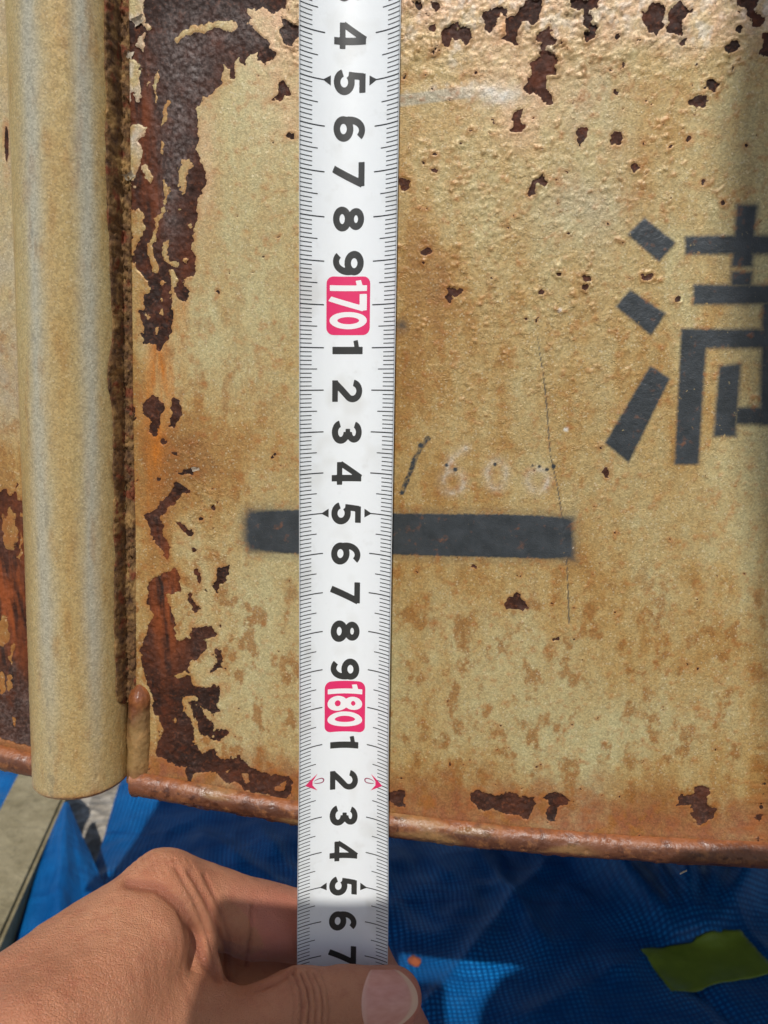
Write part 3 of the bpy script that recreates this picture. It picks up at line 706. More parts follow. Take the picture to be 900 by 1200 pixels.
build_lip("rolled_edge", xl0 - .05, 11.5, .035, "glossy brown rolled bottom edge")
build_lip("rolled_edge", 11.5, 27.6, .2)
build_lip("rolled_edge", 27.6, 118.0, 1.0)
build_lip("rolled_edge", -20.0, -9.0, .06)

# weld bead at the lower left corner of the sheet
def build_bead():
    a = on_panel(164, 806); b = on_panel(163, 912)
    t = np.linspace(0, 1, 60); A = np.linspace(-1.75, 1.75, 30); T, AA = np.meshgrid(t, A)
    prof = np.sqrt(np.clip(1 - np.clip((.12 - T) / .12, 0, 1) ** 2, 0, 1))
    r = .33 * prof * (1 + .015 * np.sin(T * 26) + .06 * fbm(T * 5, AA * 1.5, 3, 111)) + .02 * T + .012 * fbm(T * 40, AA * 6, 4, 113, .65)
    cx = a[0] + (b[0] - a[0]) * T; cz = a[2] + (b[2] - a[2]) * T + .15 * (1 - prof)
    P = np.stack([cx + r * np.sin(AA), PA + PB * cx + .05 - r * 1.25 * np.cos(AA), cz], -1)
    F = dict(orange=np.clip(.8 - T * 3, 0, 1), ochre=np.clip(sstep(.1, .55, T + .15 * fbm(T * 6, AA, 3, 117)) * .55 * sstep(1.0, .8, T), 0, 1))
    mesh_obj("weld_bead", P, grid_faces(len(A), len(t), True), M_LIP, gate, attrs=F, label="rounded brown weld bead in the corner")
build_bead()

# rounded post
PY = 19.5
def post_center_x(z):
    a = at_y(66, 0, PY - .6); b = at_y(87, 900, PY - .6); return a[0] + (z - a[2]) * (b[0] - a[0]) / (b[2] - a[2])
Z_POST = float(at_y(84, 938, PY - 1.25)[2])
def build_post():
    th = np.linspace(-math.pi * .56, math.pi * .56, 150); zz = np.concatenate([Z_POST + np.array([0, .012, .03, .06, .1]), np.arange(Z_POST + .14, 13, .05), [16, 20, 24]])
    TH, ZZ = np.meshgrid(th, zz)
    HW, BU = 1.32, 1.30
    nse = .004 * fbm(TH * 3, ZZ * .6, 3, 121) + .003 * fbm(TH * 14, ZZ * 10, 3, 122) + .002 * fbm(TH * 40, ZZ * 26, 2, 123)
    r = 1 + nse - .06 * sstep(.10, 0, ZZ - Z_POST)
    sx_ = np.sign(np.sin(TH)) * np.abs(np.sin(TH)) ** .92
    X = post_center_x(ZZ) + HW * r * sx_
    Y = PY - BU * r * np.cos(TH)
    for (th0, z0, s) in ((.62, Z_POST + .55, .05), (1.2, Z_POST + 1.2, .05), (-1.05, -4.7, .07), (.3, Z_POST + 2.6, .03)):
        d = np.exp(-((TH - th0) * 1.35 / s) ** 2 - ((ZZ - z0) / (s * 1.4)) ** 2); Y += .04 * d
    P = np.stack([X, Y, ZZ], -1); U, V = to_px(P)
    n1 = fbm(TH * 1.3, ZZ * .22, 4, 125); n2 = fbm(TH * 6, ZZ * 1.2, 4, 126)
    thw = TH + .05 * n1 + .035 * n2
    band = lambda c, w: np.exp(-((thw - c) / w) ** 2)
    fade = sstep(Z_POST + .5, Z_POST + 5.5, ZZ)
    pale = (.85 * band(-.26, .19) + .9 * band(.60, .17)) * (.2 + .75 * fade)  # two greyer upright bands, weaker towards the foot
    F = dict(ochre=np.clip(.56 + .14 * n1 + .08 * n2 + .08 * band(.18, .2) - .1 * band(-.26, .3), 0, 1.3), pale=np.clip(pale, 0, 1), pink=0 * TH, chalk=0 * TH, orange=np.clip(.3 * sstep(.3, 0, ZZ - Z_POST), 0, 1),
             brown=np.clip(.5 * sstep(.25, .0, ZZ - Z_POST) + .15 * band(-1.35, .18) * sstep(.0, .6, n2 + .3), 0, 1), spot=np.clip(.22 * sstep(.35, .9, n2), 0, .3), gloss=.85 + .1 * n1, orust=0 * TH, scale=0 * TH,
             rust=-.2 + .17 * sstep(.3, .1, np.hypot((TH + 1.05) * 1.35, (ZZ + 4.7) * .8)) - 0 * TH, mark=np.clip(.30 * sstep(.45, .75, fbm(TH * 9, ZZ * 2.5, 4, 127)) * band(-.26, .16), 0, 1))
    F["rust"] = np.where(np.hypot((TH + 1.05) * 1.35, (ZZ + 4.7) * 1.2) < .10, .03, F["rust"])
    mesh_obj("post", P, grid_faces(len(zz), len(th)), M_PAINT, gate, attrs=F, label="half round gold painted post with grey bands")
    # closed lower end
    n = len(th); cap = P[0]; c = np.array([cap[:, 0].mean(), PY + .2, Z_POST + .02])
    mesh_obj("post_end", np.concatenate([cap + np.array([0, 0, .015]), [c]]), [[k + 1, k, n] for k in range(n - 1)], M_CRUST, gate)
build_post()

# crumbling rust in the corner between post and sheet
def build_crust():
    q = np.linspace(0, 1, 46); z0 = float(on_panel(157, 838)[2]); zz = np.arange(z0, 11, .045)
    Q, ZZ = np.meshgrid(q, zz)
    xr = panel_left_x(ZZ) + .09; 
    wid = .44 + .04 * fbm(ZZ * .7, ZZ * 0, 3, 131) - .3 * sstep(z0 + .8, z0, ZZ)
    Xc = xr - wid * (1 - Q)
    yr = PA + PB * xr + .12
    # start on the flank of the post
    u_ = np.clip((Xc - post_center_x(ZZ)) / 1.32, -1, 1)
    flank = PY - 1.30 * np.sqrt(np.clip(1 - np.abs(u_) ** 2.17, 0, 1)) 
    Y = np.minimum(flank, yr + .25) - .06 * sstep(0, .25, Q) 
    Y = Y * 1.0
    k = sstep(.0, .2, Q) * sstep(1.02, .85, Q)
    Y -= k * (.04 + .07 * fbm(Xc * 3.2, ZZ * 2.6, 4, 133) + .08 * np.abs(fbm(Xc * 8, ZZ * 7, 4, 134)) + .03 * fbm(Xc * 20, ZZ * 18, 2, 135))
    Y += .05 * (1 - sstep(0, .12, Q))
    mesh_obj("rust_crust", np.stack([Xc, Y, ZZ], -1), grid_faces(len(zz), len(q)), M_CRUST, gate, label="dark crumbling rust in the corner beside the post")
build_crust()

# sheet on the other side of the post
def build_left():
    sx = np.concatenate([np.linspace(-20, -11.6, 30), np.arange(-11.5, -8.9, .04)])
    rz = np.concatenate([np.arange(-.05, 21, .045), np.linspace(21.2, 36, 20)])
    Xg, R = np.meshgrid(sx, rz); Z = lip_z(Xg) + R
    P = np.stack([Xg, PA + PB * Xg + 0 * Z, Z], -1); U, V = to_px(P)
    F, n1, n2, n3 = paint_fields(P, U, V)
    F["mark"] = 0 * Xg
    edge = 585 + 26 * n2 + 18 * n3 - 60 * sstep(14, 0, U) * 0
    rust = (V - edge) * .01
    rust = np.minimum(rust, .55)
    for (u, v, su, sv) in ((12, 620, 8, 24), (4, 740, 7, 18), (14, 765, 2.5, 14), (12, 800, 3, 10), (3, 800, 4, 14), (24, 640, 2, 20), (16, 845, 3, 6)):
        rust = np.minimum(rust, .10 * (np.hypot((U - u + 3 * n3) / su, (V - v) / sv) - 1))
    rust = np.minimum(rust, (R - .55 + .1 * n2) * .6)
    rust = np.maximum(rust, .08 - .02 * np.hypot((U - 8) / .6, (V - 170) / 5))
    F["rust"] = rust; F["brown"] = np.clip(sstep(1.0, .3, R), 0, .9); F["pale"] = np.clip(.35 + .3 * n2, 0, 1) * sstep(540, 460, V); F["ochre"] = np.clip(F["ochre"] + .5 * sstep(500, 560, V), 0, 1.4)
    F["scale"] = np.clip(.5 * sstep(700, 860, V) + .3 * n2, 0, .7); F["pink"] *= 0; F["chalk"] *= 0
    h = blister_height(P, U, V, n1, n2, n3, rust) + .28 * np.exp(-R / .35)
    P = P + h[..., None] * np.array([PB, -1, 0])
    mesh_obj("panel_sheet", P, grid_faces(len(rz), len(sx)), M_PAINT, gate, attrs=F, label="narrow rusted sheet beyond the post")
build_left()
V_ = []
for x in (-20.0, -7.4):
    for dy in (.3, .7):
        for z in (float(lip_z(x)) + .1, zt): V_.append((x, PA + PB * x + dy, z))
mesh_obj("back_plate", V_, [[0, 2, 3, 1], [4, 5, 7, 6], [0, 1, 5, 4], [2, 6, 7, 3], [0, 4, 6, 2], [1, 3, 7, 5]], simple("bare_steel_back", lin(110, 80, 60), .7), gate, smooth=False)

# curled paint flakes standing off the sheet
def flakes():
    spots = [(153, 207, .14, .5), (163, 26, .15, .4), (153, 66, .11, 1.2), (230, 549, .10, .3), (793, 1008, .10, .4)]
    for i, (u, v, s, w) in enumerate(spots):
        c = on_panel(u, v); n = 6
        a, b = np.meshgrid(np.linspace(-1, 1, n), np.linspace(-1, 1, n))
        rr = .75 + .35 * fbm(a * 1.5 + i * 5, b * 1.5, 2, 141)
        x = a * s * rr; y = b * s * .6 * rr; lift = .05 + .03 * (b + 1) ** 1.6 * s / .15
        P = np.stack([c[0] + x * math.cos(w) - y * math.sin(w), PA + PB * c[0] - lift, c[2] + x * math.sin(w) + y * math.cos(w)], -1)
        if i == len(spots) - 1: P[..., 1] -= .4
        one = np.ones(n * n)
        F = dict(ochre=.5 * one, pink=.6 * one, chalk=.6 * one, gloss=.4 * one, rust=-one)
        top_ = P.reshape(-1, 3); bot = top_ + np.array([0, .012, 0])
        f = np.concatenate([grid_faces(n, n), grid_faces(n, n, True) + n * n])
        F = {k: np.concatenate([q, q]) for k, q in F.items()}
        mesh_obj("paint_flake", np.concatenate([top_, bot]), f, M_PAINT, gate, attrs=F)
flakes()

# ------------------------------------------------------------------ measuring tape
TAPE_Y = 18.22; FOOT = 171.64; LEAN = .05
tape = empty("measuring_tape", label="white steel measuring tape with black numerals held upright against the rusty steel", category="measuring tape")
_t0 = at_y(411, 20, TAPE_Y + LEAN * 7); _t1 = at_y(402, 1110, TAPE_Y - LEAN * 15)
def tape_x(z): return _t0[0] + (z - _t0[2]) * (_t1[0] - _t0[0]) / (_t1[2] - _t0[2])
def tape_pt(a, mark, off=0.0):
    """a: across the blade in cm (right positive); mark: reading in cm; off: height above the printed face"""
    a = np.asarray(a, float); mark = np.asarray(mark, float)
    phi = .82 - .32 * sstep(180.5, 187.0, mark)
    R = 1.25 / phi; w = a / R
    z = -(mark - FOOT)
    return np.stack([tape_x(z) + (R - off) * np.sin(w), TAPE_Y + LEAN * z - R + (R - off) * np.cos(w), z], -1)

def tape_material():
    m = NT("white_enamelled_tape"); n = m.noise(300, 2, .6); d = m.noise(90, 2, .6)
    col = m.mix(m.rng(n, .62, .78, 0, .25), lin(235, 238, 238), lin(200, 200, 194))
    col = m.mix(m.rng(d, .55, .75, 0, .3), col, lin(186, 182, 168))
    return m.set(Base_Color=col, Roughness=.42, Specular_IOR_Level=.45, Coat_Weight=.15, Normal=m.bump(m.noise(900, 3), .00008, .35))
M_TAPE = tape_material()
def ink(name, c):
    m = NT(name); n = m.noise(700, 4, .65)
    return m.set(Base_Color=m.mix(m.rng(n, .62, .76, 0, .35), c, tuple(min(1, x * 3 + .03) for x in c)), Roughness=.45)
M_INK = ink("black_print", lin(52, 52, 50)); M_TICK = ink("black_fine_print", lin(28, 29, 28)); M_PINK = ink("pink_print", lin(226, 46, 104)); M_WHITE = simple("white_print", lin(240, 238, 236), .45)

T_TOP, T_END = 158.0, 189.6
aa = np.linspace(-1.25, 1.25, 41); mm = np.arange(T_TOP, T_END, .12)
A_, M_ = np.meshgrid(aa, mm)
front = tape_pt(A_, M_); back = tape_pt(A_, M_, -.018)
nf = front.shape[0] * front.shape[1]
ff = grid_faces(len(mm), len(aa), True)
idx = np.arange(nf).reshape(len(mm), len(aa))
rim = []
for e, fl in ((idx[:, 0], 0), (idx[:, -1], 1), (idx[0, :], 1), (idx[-1, :], 0)):
    q = np.stack([e[:-1], e[1:], e[1:] + nf, e[:-1] + nf], -1); rim.append(q[:, ::-1] if fl else q)
mesh_obj("blade", np.concatenate([front.reshape(-1, 3), back.reshape(-1, 3)]), np.concatenate([ff, ff[:, ::-1] + nf] + rim), M_TAPE, tape)

# millimetre marks, one part for each edge
def ticks(side):
    V = []; F = []
    for k in range(int(T_TOP * 10) + 1, int(T_END * 10) - 1):
        if k % 10 == 0: L, w = .66, .0135
        elif k % 5 == 0: L, w = .49, .0115
        else: L, w = .345, .0105
        if k == 1820: L = .34
        m = k / 10.0; n = 7
        s = np.linspace(1.243, 1.25 - L, n) * side
        b = len(V)
        for x in s:
            for dm in (-w, w): V.append(tape_pt(x, m + dm, .003))
        for i in range(n - 1):
            q = [b + 2 * i, b + 2 * i + 1, b + 2 * i + 3, b + 2 * i + 2]; F.append(q if side < 0 else q[::-1])
    mesh_obj("millimetre_marks", np.array(V), F, M_TICK, tape, kind="stuff")
ticks(-1); ticks(1)

# numerals: outlines on a 1000-unit square, x along the reading direction, y up

def arc(cx, cy, rx, ry, d0, d1, n=26):
    return [(cx + rx * math.cos(math.radians(t)), cy + ry * math.sin(math.radians(t))) for t in np.linspace(d0, d1, n)]
# strokes on a box .72 wide and 1 high: (centre line, half width)
STROKES = {
 '0': [(arc(.36, .5, .255, .40, 0, 360, 40), .105, 1)],
 '1': [([(.40, 0), (.40, 1)], .11, 0), ([(.42, .845), (.30, .80), (.10, .76)], .075, 0)],
 '2': [(arc(.35, .675, .245, .225, 172, -38) + [(.30, .30), (.10, .085)], .10, 0), ([(.03, .095), (.68, .095)], .095, 0)],
 '3': [(arc(.34, .735, .225, .165, 172, -90), .10, 0), (arc(.34, .295, .255, .195, 90, -172), .105, 0), ([(.24, .53), (.36, .53)], .075, 0)],
 '4': [([(.50, 0), (.50, 1)], .10, 0), ([(.0, .265), (.71, .265)], .09, 0), ([(.475, .985), (.045, .30)], .085, 0)],
 '5': [([(.12, .90), (.64, .90)], .10, 0), ([(.20, .93), (.145, .46)], .095, 0), (arc(.34, .325, .25, .225, 138, -168), .105, 0)],
 '6': [(arc(.36, .31, .25, .21, 0, 360, 40), .105, 1), (arc(.40, .50, .30, .40, 52, 90, 8) + arc(.40, .50, .29, .40, 90, 195, 16), .10, 0)],
 '7': [([(.02, .90), (.70, .90)], .10, 0), ([(.64, .93), (.22, 0)], .105, 0)],
 '8': [(arc(.36, .735, .215, .165, 0, 360, 36), .10, 1), (arc(.36, .29, .25, .19, 0, 360, 40), .105, 1)],
}
STROKES['9'] = [([(.72 - x, 1 - y) for x, y in p], w, c) for p, w, c in STROKES['6']]

def glyph_mesh(ch, thick=1.0, nx=44, ny=58):
    """filled shape of a numeral: the union of its strokes, cut out of a fine grid"""
    gx_ = np.linspace(-.04, .76, nx); gy_ = np.linspace(-.03, 1.03, ny)
    X, Y = np.meshgrid(gx_, gy_); f = np.full(X.shape, -1.0)
    for pts, w, closed in STROKES[ch]:
        p = np.array(pts); d = line_d([tuple(q) for q in p], X, Y); v = w * thick - d
        if not closed:                                     # square ends
            for a, b in ((p[0], p[1]), (p[-1], p[-2])):
                t = (b - a) / np.linalg.norm(b - a); al = (X - a[0]) * t[0] + (Y - a[1]) * t[1]
                near = np.hypot(X - a[0], Y - a[1]) < w * thick * 1.6
                v = np.where(near, np.minimum(v, al), v)
        f = np.maximum(f, v)
    V = []; F = []; ids = {}
    def vid(key, x, y):
        if key not in ids: ids[key] = len(V); V.append((x, y))
        return ids[key]
    for j in range(ny - 1):
        for i in range(nx - 1):
            c = ((i, j), (i + 1, j), (i + 1, j + 1), (i, j + 1)); val = [f[q[1], q[0]] for q in c]
            if max(val) <= 0: continue
            poly = []
            for k in range(4):
                (i0, j0), (i1, j1) = c[k], c[(k + 1) % 4]; a, b = val[k], val[(k + 1) % 4]
                if a > 0: poly.append(vid((i0, j0), gx_[i0], gy_[j0]))
                if (a > 0) != (b > 0):
                    t = a / (a - b); e = tuple(sorted(((i0, j0), (i1, j1))))
                    poly.append(vid(e, gx_[i0] + t * (gx_[i1] - gx_[i0]), gy_[j0] + t * (gy_[j1] - gy_[j0])))
            if len(poly) > 2: F.append(poly)
    V = np.array(V)
    return V - np.array([.36, .5]), F
GM = {ch: glyph_mesh(ch) for ch in '0123456789'}
GT = {ch: glyph_mesh(ch, 1.0) for ch in '01678'}

def print_on_tape(name, V2, F, mark0, a0, w, h, mat, off, parent, cut=True):
    """V2 in -.5 .. .5; w along the tape, h across it; cut into strips so that it follows the curved face"""
    bm = bmesh.new()
    vs = [bm.verts.new((x * w, y * h, 0)) for x, y in V2]
    for f in F:
        try: bm.faces.new([vs[i] for i in f])
        except ValueError: pass
    for k in range(1, int(h / .05) if cut else 0):
        y = -h / 2 + k * .05 + .0007
        bmesh.ops.bisect_plane(bm, geom=bm.verts[:] + bm.edges[:] + bm.faces[:], plane_co=(0, y, 0), plane_no=(0, 1, 0), dist=1e-6)
    bmesh.ops.triangulate(bm, faces=bm.faces[:])
    bm.verts.index_update()
    P = np.array([tape_pt(a0 + v.co.y, mark0 + v.co.x, off) for v in bm.verts])
    Fo = [[v.index for v in f.verts] for f in bm.faces]
    bm.free()
    # face the reader
    a, b, c = (P[i] for i in Fo[0])
    flip = np.cross(b - a, c - a)[1] > 0
    return mesh_obj(name, P, [f[::-1] for f in Fo] if flip else Fo, mat, parent, smooth=True)

def rounded(w, h, r, n=6):
    pts = []
    for cx, cy, s in ((w / 2 - r, h / 2 - r, 0), (-w / 2 + r, h / 2 - r, 1), (-w / 2 + r, -h / 2 + r, 2), (w / 2 - r, -h / 2 + r, 3)):
        for k in range(n + 1):
            t = (s + k / n) * math.pi / 2; pts.append(((cx + r * math.cos(t)) / w, (cy + r * math.sin(t)) / h))
    return pts
TRI = [(-.5, -.5), (-.5, .5), (.5, 0)]
for mk in range(159, 189):
    if mk % 10:
        V2, F = GM[str(mk % 10)]
        print_on_tape("numeral", V2, F, mk + .03, -.01, .79, .735, M_INK, .003, tape, False)
    else:
        W_, H_ = 1.36, 1.06
        R_ = rounded(W_, H_, .17)
        fr = print_on_tape("decade_box", R_, [list(range(len(R_)))], mk + .02, 0, W_, H_, M_PINK, .003, tape)
        x = -.56
        for ch, gw in zip(str(mk), (.25, .38, .40)):
            V2, F = GT[ch]
            print_on_tape("numeral", V2, F, mk + .02 + x + gw / 2, 0, .56 if ch != '1' else .60, .90, M_WHITE, .006, fr, False)
            x += gw + .035
    if mk % 10 == 5:
        for s in (-1, 1):
            n = 12
            V2 = [(-.5, 0), (.5, 0)]
            # triangle beside the numeral, its point towards the edge
            T = [(-.5, -.5), (.5, -.5), (0, .5)] if s > 0 else [(-.5, .5), (0, -.5), (.5, .5)]
            print_on_tape("pointer", T, [[0, 1, 2]], mk + .0, s * .545, .22, .19, M_INK, .003, tape)
    if mk == 182:
        for s in (-1, 1):
            A4 = [(0, .5), (-.5, -.35), (-.12, -.02), (.12, -.02), (.5, -.35)]
            pts = [(x, y * s) for x, y in A4]
            ar = print_on_tape("stud_arrow", pts, [[0, 1, 2, 3, 4]] if s > 0 else [[4, 3, 2, 1, 0]], mk + .0, s * .86, .46, .42, M_PINK, .005, tape)
            ring_o = [(.07 * math.cos(t) * 1.0, .13 * math.sin(t) if math.sin(t) < 0 else .30 * math.sin(t)) for t in np.linspace(0, 2 * math.pi, 24, endpoint=False)]
            # outline of the arrow's rounded tail
            V = []; F = []
            for k in range(24):
                t = 2 * math.pi * k / 24
                for rr_ in (1.0, .66):
                    ax = .075 * rr_ * math.cos(t); ay = (.20 if math.sin(t) > 0 else .09) * (rr_ if math.sin(t) < 0 else 1) * math.sin(t)
                    V.append(tape_pt(s * (.62 + ay), mk - .02 + ax, .0035))
            for k in range(24):
                F.append([2 * k, 2 * k + 1, (2 * k + 3) % 48, (2 * k + 2) % 48])
            a, b, c = (V[i] for i in F[0][:3])
            if np.cross(b - a, c - a)[1] > 0: F = [f[::-1] for f in F]
            mesh_obj("arrow_tail", np.array(V), F, ink("magenta_outline", lin(150, 36, 80)), ar)

# ------------------------------------------------------------------ the hand: one continuous skin grown from a distance field
def surface_nets(f, origin, h):
    """quads of the zero level of f on a regular grid"""
    ins = f < 0
    nx, ny, nz = f.shape
    acc = np.zeros((nx - 1, ny - 1, nz - 1, 3), np.float32); cnt = np.zeros((nx - 1, ny - 1, nz - 1), np.float32)
    for ax in range(3):
        sl0 = [slice(None)] * 3; sl1 = [slice(None)] * 3; sl0[ax] = slice(0, -1); sl1[ax] = slice(1, None)
        a, b = f[tuple(sl0)], f[tuple(sl1)]
        x = (a < 0) != (b < 0)
        I = np.argwhere(x)
        t = (a[x] / (a[x] - b[x]))
        p = I.astype(np.float32); p[:, ax] += t
        o1, o2 = [k for k in range(3) if k != ax]
        for d1 in (0, -1):
            for d2 in (0, -1):
                J = I.copy(); J[:, o1] += d1; J[:, o2] += d2
                ok = (J >= 0).all(1) & (J[:, 0] < nx - 1) & (J[:, 1] < ny - 1) & (J[:, 2] < nz - 1)
                np.add.at(acc, tuple(J[ok].T), p[ok]); np.add.at(cnt, tuple(J[ok].T), 1)
    m = cnt > 0
    vid = np.full(cnt.shape, -1, np.int64); vid[m] = np.arange(m.sum())
    V = acc[m] / cnt[m][:, None] * h + origin
    Fs = []
    for ax in range(3):
        sl0 = [slice(None)] * 3; sl1 = [slice(None)] * 3; sl0[ax] = slice(0, -1); sl1[ax] = slice(1, None)
        a, b = ins[tuple(sl0)], ins[tuple(sl1)]
        o1, o2 = (ax + 1) % 3, (ax + 2) % 3
        for sgn in (0, 1):
            x = (a & ~b) if sgn == 0 else (~a & b)
            I = np.argwhere(x)
            I = I[(I[:, o1] > 0) & (I[:, o2] > 0) & (I[:, o1] < f.shape[o1] - 1) & (I[:, o2] < f.shape[o2] - 1)]
            q = []
            for d1, d2 in ((0, 0), (-1, 0), (-1, -1), (0, -1)):
                J = I.copy(); J[:, o1] += d1; J[:, o2] += d2; q.append(vid[tuple(J.T)])
            q = np.stack(q, -1)
            Fs.append(q[:, ::-1] if sgn == 0 else q)
    return V, np.concatenate(Fs)[:, ::-1]

def smin(a, b, k):
    h = np.clip(.5 + .5 * (b - a) / k, 0, 1); return b * (1 - h) + a * h - k * h * (1 - h)

class Field:
    def __init__(s, P): s.P = P; s.d = np.full(P.shape[:-1], 9.0, np.float32)
    def cone(s, a, b, ra, rb, k=.3, flat=None):
        a = np.asarray(a, np.float32); b = np.asarray(b, np.float32); e = b - a
        w = s.P - a; t = np.clip((w @ e) / (e @ e), 0, 1)
        q = w - t[..., None] * e
        if flat is not None:                      # thinner along a direction
            n, f = flat; n = np.asarray(n, np.float32); n = n / np.linalg.norm(n)
            q = q + (q @ n)[..., None] * n * (f - 1)
        d = np.sqrt((q * q).sum(-1)) - (ra + t * (rb - ra))
        s.d = d.astype(np.float32) if s.d.min() >= 9 else smin(s.d, d, k).astype(np.float32)
    def chain(s, pts, rad, k=.25, k0=.5, flat=None):
        for i in range(len(pts) - 1): s.cone(pts[i], pts[i + 1], rad[i], rad[i + 1], k0 if i == 0 else k, flat)

HP = lambda u, v, y: at_y(u, v, y - .38)
WR = HP(-330, 1560, 10.6)
I_MCP = HP(192, 1046, 17.3); I_PIP = HP(404, 1092, 19.02); I_DIP = HP(452, 1172, 18.95); I_TIP = HP(478, 1212, 18.75)
T_CMC = HP(-130, 1480, 12.0); T_MCP = HP(196, 1258, 14.6); T_IP = HP(352, 1183, 16.35); T_TIP = HP(457, 1172, 16.88)
def hand_field(P):
    F = Field(P)
    # forearm, wrist and the back of the hand
    F.cone(HP(-620, 1900, 6.0), WR, 3.0, 2.7)
    F.cone(WR, HP(60, 1250, 14.6), 2.6, 1.75, .8)
    F.cone(HP(-60, 1260, 13.2), I_MCP, 1.55, .98, .8)                                      # second metacarpal
    F.cone(HP(-120, 1330, 14.5), HP(150, 1110, 18.6), 1.8, 1.0, .8)                        # third metacarpal, behind
    F.cone(HP(-160, 1400, 15.0), HP(110, 1190, 19.6), 1.8, 1.0, .8)
    F.cone(HP(40, 1240, 13.2), HP(168, 1112, 15.75), 1.55, 1.02, .55)                      # first interosseous muscle
    # thumb ray
    F.chain([T_CMC, T_MCP], [1.6, 1.16], k0=.7)
    F.cone(HP(120, 1210, 14.2), HP(235, 1185, 15.5), 1.2, .62, .6)                         # web of skin
    F.cone(HP(235, 1120, 16.6), HP(255, 1215, 15.3), .42, .55, .5)
    F.chain([T_MCP, HP(285, 1212, 15.6), T_IP], [1.10, .90, .93], k=.3, k0=.5)
    F.chain([T_IP, HP(402, 1180, 16.66), T_TIP], [.90, .96, .84], k=.2, k0=.25, flat=((0.25, -1, .1), 1.22))
    # index finger: straight behind the blade, then curled under the thumb
    F.chain([I_MCP, HP(300, 1078, 18.35), I_PIP], [1.0, .93, .93], k=.3, k0=.35)
    F.chain([I_PIP, I_DIP, I_TIP], [.90, .80, .70], k=.2, k0=.25)
    # the other fingers, closed behind
    F.chain([HP(140, 1120, 18.8), HP(345, 1152, 19.9), HP(402, 1222, 19.6), HP(330, 1262, 18.4)], [.95, .86, .8, .7], k=.2, k0=.5)
    F.chain([HP(90, 1190, 20.0), HP(285, 1230, 20.6), HP(330, 1300, 19.6), HP(250, 1320, 18.6)], [.95, .85, .78, .66], k=.2, k0=.5)
    F.chain([HP(40, 1260, 20.6), HP(210, 1300, 20.8), HP(250, 1360, 19.6), HP(190, 1370, 18.6)], [.85, .75, .68, .6], k=.2, k0=.5)
    return F.d

h = .09
lo = np.array([-14.0, 7.0, -24.5]); hi = np.array([2.6, 22.5, -9.6])
ax_ = [np.arange(lo[i], hi[i], h, dtype=np.float32) for i in range(3)]
G = np.stack(np.meshgrid(*ax_, indexing='ij'), -1)
fld = hand_field(G)
HV, HF = surface_nets(fld, lo, h)

def vert_normals(V, F):
    n = np.zeros_like(V); a = V[F[:, 0]]; c = np.cross(V[F[:, 2]] - a, V[F[:, 3]] - V[F[:, 1]])
    for k in range(4): np.add.at(n, F[:, k], c)
    return n / (np.linalg.norm(n, axis=1)[:, None] + 1e-9)
def smooth_mesh(V, F, it=2, w=.5):
    for _ in range(it):
        s = np.zeros_like(V); c = np.zeros(len(V))
        for k in range(4):
            for j in ((k + 1) % 4, (k + 3) % 4):
                np.add.at(s, F[:, k], V[F[:, j]]); np.add.at(c, F[:, k], 1)
        V = V * (1 - w) + w * s / np.maximum(c, 1)[:, None]
    return V
def subdivide(V, F):
    """one level of linear quad subdivision"""
    E = np.sort(np.concatenate([F[:, [k, (k + 1) % 4]] for k in range(4)]), 1)
    key = E[:, 0].astype(np.int64) * len(V) + E[:, 1]
    uq, inv = np.unique(key, return_inverse=True)
    ev = np.stack([uq // len(V), uq % len(V)], 1)
    EV = (V[ev[:, 0]] + V[ev[:, 1]]) / 2; FV = V[F].mean(1)
    n = len(F); e = inv.reshape(4, n).T + len(V); fc = np.arange(n) + len(V) + len(EV)
    Q = [np.stack([F[:, k], e[:, k], fc, e[:, (k + 3) % 4]], 1) for k in range(4)]
    return np.concatenate([V, EV, FV]), np.concatenate(Q)
HV = smooth_mesh(HV, HF, 2, .5)
HV, HF = subdivide(HV, HF)
HV = smooth_mesh(HV, HF, 2, .5)
nr = vert_normals(HV, HF)
U, V = to_px(HV)
facing = sstep(-.15, .25, -(nr * HV).sum(1) / np.linalg.norm(HV, axis=1))
def groove(pts, depth, w, lo_y=0, hi_y=99, fade=True):
    d = line_d(pts, U, V)
    m = facing * (HV[:, 1] > lo_y) * (HV[:, 1] < hi_y)
    return -depth * np.exp(-(d / w) ** 2) * m + .22 * depth * np.exp(-((d - 2.2 * w) / (1.6 * w)) ** 2) * m
disp = np.zeros(len(HV))
# folds of skin between index base and thumb
for pts, dp, w in (([(206, 1018), (226, 1052), (246, 1100), (256, 1138)], .055, 3.2), ([(222, 1022), (244, 1060), (262, 1105), (266, 1146)], .07, 3.4), ([(240, 1026), (258, 1062), (268, 1100), (270, 1148)], .05, 3.2),
                   ([(150, 1034), (185, 1040), (212, 1062), (228, 1095), (240, 1125), (256, 1146)], .09, 7.0), ([(296, 1062), (294, 1095), (288, 1130)], .045, 2.6)):
    disp += groove(pts, dp, w)
